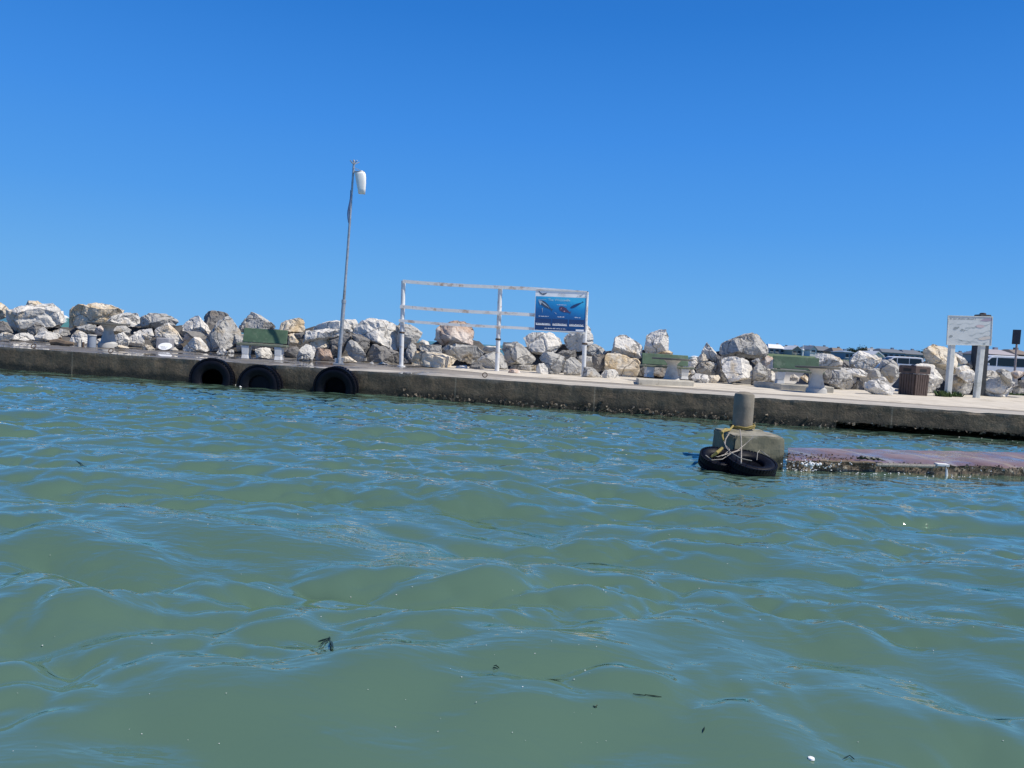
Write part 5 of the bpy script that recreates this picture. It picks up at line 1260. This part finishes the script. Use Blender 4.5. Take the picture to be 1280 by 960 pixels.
# ------------------------------------------------------------------ vans
glass = simple('dark_glass', (.012, .014, .018), .08, 0, .1, 3, 0); vwhite = simple('white_car_paint', (.78, .79, .80), .25, 0, .03, 3, 0); lamp = simple('lamp_glass', (.7, .7, .65), .15, 0, .05, 4, 0)
def make_van(name):
    root = empty(name)                       # length along X, nose at -X, camera side -Y
    prof = [(-2.35, .35), (-2.42, .75), (-2.30, 1.02), (-1.75, 1.16), (-1.0, 1.88), (-.7, 1.97), (1.6, 2.0), (2.25, 1.95), (2.42, 1.5), (2.45, .5), (2.35, .35)]
    b = MB(); b.prism(prof, -.88, .88); b.build('body', vwhite, root, bevel=.06)
    for s in (-1, 1):
        y = s * .883; yy_ = s * .893
        for poly in ([(-1.55, 1.20), (-.98, 1.76), (-.62, 1.80), (-.62, 1.20)], [(-.52, 1.20), (-.52, 1.80), (.75, 1.83), (.75, 1.20)], [(.82, 1.20), (.82, 1.83), (2.1, 1.82), (2.22, 1.24)]):
            b = MB(); b.prism(poly, min(y, yy_), max(y, yy_)); b.build('window', glass, root)
        b = MB(); b.box((-1.28, s * 1.0, 1.26), (.10, .20, .20)); b.build('wing_mirror', vwhite, root, bevel=.03)
        b = MB(); b.box((-2.33, s * .66, .88), (.12, .30, .18)); b.build('headlight', lamp, root, bevel=.03)
        for x in (-1.5, 1.5):
            b = MB(); b.lathe((x, s * .80, .34), [(.0, -.11), (.30, -.11), (.34, -.07), (.34, .07), (.30, .11), (0, .11)], 20, Matrix.Rotation(R_(90), 3, 'X')); wh = b.build('wheel', M['rubber'], root, smooth=True)
            b = MB(); b.lathe((x, s * .92, .34), [(0, -.01), (.20, -.01), (.20, .01), (0, .02)], 16, Matrix.Rotation(R_(90), 3, 'X')); b.build('rim', M['galv'], wh)
    b = MB(); b.hexa([(-1.70, -.76, 1.215), (-1.70, .76, 1.215), (-1.68, .76, 1.20), (-1.68, -.76, 1.20)], [(-1.055, -.70, 1.845), (-1.055, .70, 1.845), (-1.03, .70, 1.83), (-1.03, -.70, 1.83)]); b.build('windscreen', glass, root)
    return root
vn = make_van('parked_van')
o = vn; Y = 57; nose = at_y(1226.5, 452, Y); o.location = (nose.x + 1.75, Y + .9, at_y(1250, 444.2, Y).z - 1.98); tag(o, 'nearer white van parked behind the small dark roadside sign', 'van', 'white vans parked behind the boulders')
o = copy_tree(vn); Y = 86; nose = at_y(1109, 452, Y); o.location = (nose.x + 1.7, Y + .9, at_y(1135, 446.2, Y).z - 1.98); tag(o, 'farther white van with its roof just above the boulders left of the bin', 'van', 'white vans parked behind the boulders')

# ------------------------------------------------------------------ houses on the low hill
HC = {k: simple('plaster_' + k, c, .8, 0, .06, .5, 0) for k, c in dict(white=(.74, .75, .76), grey=(.28, .31, .35), blue=(.20, .27, .36), beige=(.42, .38, .32), slate=(.15, .17, .20), brown=(.22, .18, .15), mauve=(.38, .35, .37), green=(.25, .36, .34), dark=(.06, .065, .075)).items()}
def house(px0, px1, yb, yw, yt, Y, wall, roof, gable, nwin, lab, name='house', door=True):
    a, c = at_y(px0, yb, Y), at_y(px1, yb, Y); z0 = min(a.z, c.z) - .6; cxp = (px0 + px1) / 2
    dy_ = (px0 + px1) / 2
    zw = (at_y(px0, yw, Y).z + at_y(px1, yw, Y).z) / 2; zt = (at_y(px0, yt, Y).z + at_y(px1, yt, Y).z) / 2; zb = (a.z + c.z) / 2
    og = Vector(((a.x + c.x) / 2, Y, zb)); D = 8; x0, x1 = a.x, c.x; root = empty(name, og)
    b = MB(); b.hexa([(x0, Y, z0 - 2), (x1, Y, z0 - 2), (x1, Y + D, z0 - 2), (x0, Y + D, z0 - 2)], [(x0, Y, zw), (x1, Y, zw), (x1, Y + D, zw), (x0, Y + D, zw)])
    if gable: b.prism([(x0, zw + .002), ((x0 + x1) / 2, zt - .12), (x1, zw + .002)], Y + .01, Y + D - .01)
    b.build('wall', HC[wall], root, og)
    b = MB(); e = .35
    if gable:
        xm = (x0 + x1) / 2
        for xa in (x0 - e, x1 + e):
            za = zw - e * (zt - zw) / (xm - x0); b.hexa([(xa, Y - e, za), (xm, Y - e, zt - .02), (xm, Y + D + e, zt - .02), (xa, Y + D + e, za)], [(xa, Y - e, za + .22), (xm, Y - e, zt + .2), (xm, Y + D + e, zt + .2), (xa, Y + D + e, za + .22)])
    else:
        b.hexa([(x0 - e, Y - e, zw + .004), (x1 + e, Y - e, zw + .004), (x1 + e, Y + D + e, zw + .004), (x0 - e, Y + D + e, zw + .004)], [(x0 + .6, Y + D * .42, zt), (x1 - .6, Y + D * .42, zt), (x1 - .6, Y + D * .58, zt), (x0 + .6, Y + D * .58, zt)])
    rf = b.build('roof', HC[roof], root, og)
    b = MB(); xc = x0 + (x1 - x0) * .75; b.box((xc, Y + D * .5, zt - .1), (.6, .6, 1.0)); b.build('chimney', HC[wall], rf, og)
    for k in range(nwin):
        xm = x0 + (x1 - x0) * (k + .5) / nwin; ww = min(1.5, (x1 - x0) / nwin * .55); zc = zb + (zw - zb) * .55; hh = (zw - zb) * .42
        b = MB(); b.box((xm, Y - .03, zc), (ww, .08, hh)); wo_ = b.build('window', HC['dark'], root, og)
        b = MB(); b.box((xm, Y - .05, zc - hh / 2 - .08), (ww + .2, .16, .12)); b.build('sill', HC['white'], wo_, og)
    tag(root, lab, 'house', 'houses on the low hill')
Y0 = 255
house(961, 981, 442, 435.5, 430.2, Y0, 'grey', 'white', False, 3, 'leftmost far house with a bright white roof on the low hill')
house(981.5, 989, 442, 436, 432.5, Y0 + 12, 'slate', 'grey', False, 2, 'narrow dark far house between the white roofed house and the gabled beige house')
house(990, 1001.5, 443.5, 437, 432.6, Y0 - 8, 'beige', 'white', True, 2, 'beige gabled far house left of the slim white mast')
house(1005.5, 1013, 443, 437, 433, Y0 + 10, 'slate', 'grey', False, 2, 'small dark far house just right of the slim white mast')
house(1012.6, 1020.5, 441.5, 436.6, 432.6, Y0 - 14, 'white', 'grey', True, 1, 'small white gabled far house attached to the long slate roof')
house(1020, 1041, 442, 438.5, 432.8, Y0 - 5, 'slate', 'slate', False, 4, 'long dark slate roofed far house right of the small white gable')
house(1042, 1058, 446, 440, 434.8, Y0 - 20, 'brown', 'brown', False, 3, 'brown roofed far house left of the pale blue house')
house(1055.5, 1067, 450, 440.5, 438.2, 180, 'blue', 'blue', False, 2, 'pale blue boxy far house above the dark stone between the long white boulders')
house(1083, 1100, 445, 439.5, 435.2, Y0, 'beige', 'grey', False, 3, 'pale grey roofed far house right of the dark trees')
house(1091, 1102, 450, 444.2, 440, 150, 'white', 'white', True, 1, 'small white gable house nearest the long white boulder with a dark left face')
house(1103, 1131, 450, 441, 436.2, 190, 'blue', 'slate', False, 4, 'long blue grey far house right behind the farther white van')
house(1131, 1155, 452, 443, 437.6, 200, 'grey', 'slate', False, 4, 'grey far house with a low dark roof left of the rugged boulder')
house(1196, 1214, 454, 446, 440.2, 210, 'grey', 'slate', False, 2, 'dark roofed far house seen between the two posts of the map board')
house(1237, 1269, 452, 443.6, 436.6, 130, 'mauve', 'mauve', False, 4, 'pale mauve long roofed building above the nearer white van')
house(1270, 1292, 454, 443.6, 437.0, 135, 'brown', 'brown', False, 3, 'brown building cut by the right photo edge behind the roadside sign')
# slim white mast
a = at_y(1003, 444, Y0 - 20); root = empty('white_mast', a); k = a.y / F
b = MB(); b.lathe(a, [(1.1 * k, -1), (1.1 * k, 1.5), (.5 * k, 8 * k), (.35 * k, 13 * k), (0, 13.6 * k)], 10); b.build('shaft', HC['white'], root, a)
b = MB(); b.lathe(a, [(0, 5.0 * k), (1.7 * k, 5.4 * k), (1.9 * k, 6.5 * k), (1.2 * k, 7.6 * k), (0, 7.8 * k)], 12); b.build('collar', HC['white'], root, a)
tag(root, 'slim white mast standing among the far houses', 'mast')
# trees among the houses
def tree(px, ybase, wpx, hpx, Y, lab, seed):
    a = at_y(px, ybase, Y); k = a.y / F; rn = random.Random(seed); root = empty('tree', a)
    b = MB(); b.tube([a + Vector((0, 0, -1.5)), a + Vector((.1, 0, hpx * k * .4)), a + Vector((0, .1, hpx * k * .8))], [.3, .22, .08], 7)
    for j in range(5):
        t_ = rn.uniform(0, 6.28); b.tube([a + Vector((0, 0, hpx * k * .35)), a + Vector((math.cos(t_) * wpx * k * .3, math.sin(t_) * wpx * k * .3, hpx * k * .7))], [.12, .04], 5)
    b.build('trunk', M['wood'], root, a)
    b = MB(); cl = [(Vector((rn.uniform(-.36, .36) * wpx * k, rn.uniform(-.3, .3) * wpx * k, rn.uniform(.45, .85) * hpx * k)), rn.uniform(.14, .26) * wpx * k) for _ in range(9)]
    for c, r in cl:
        for _ in range(60):
            d = Vector((rn.gauss(0, 1), rn.gauss(0, 1), rn.gauss(0, .7))).normalized() * r * rn.random() ** .4; q = a + c + d; s = .28
            b.add([q + Vector((rn.uniform(-s, s), rn.uniform(-s, s), rn.uniform(-s, s))) for _ in range(3)], [(0, 1, 2)])
    b.build('crown', M['tree'], root, a); tag(root, lab, 'tree', 'dark trees among the far houses')
M['tree'] = simple('dark_foliage', (.035, .06, .03), .8, 0, .4, 1.5, 0)
tree(1066, 444, 13, 9, 245, 'dark wind cut tree left of its neighbour behind the pale blue house', 1)
tree(1077, 444, 16, 10, 243, 'broad dark tree between the pale blue house and the pale grey roof', 2)
tree(1204, 452, 26, 10, 235, 'dark trees showing between the posts of the map board', 3)
tree(1150, 450, 22, 11, 235, 'dark low tree behind the rugged boulder left of the map board', 4)
tree(955, 446, 14, 6, 262, 'low dark bush at the left end of the far hill', 5)
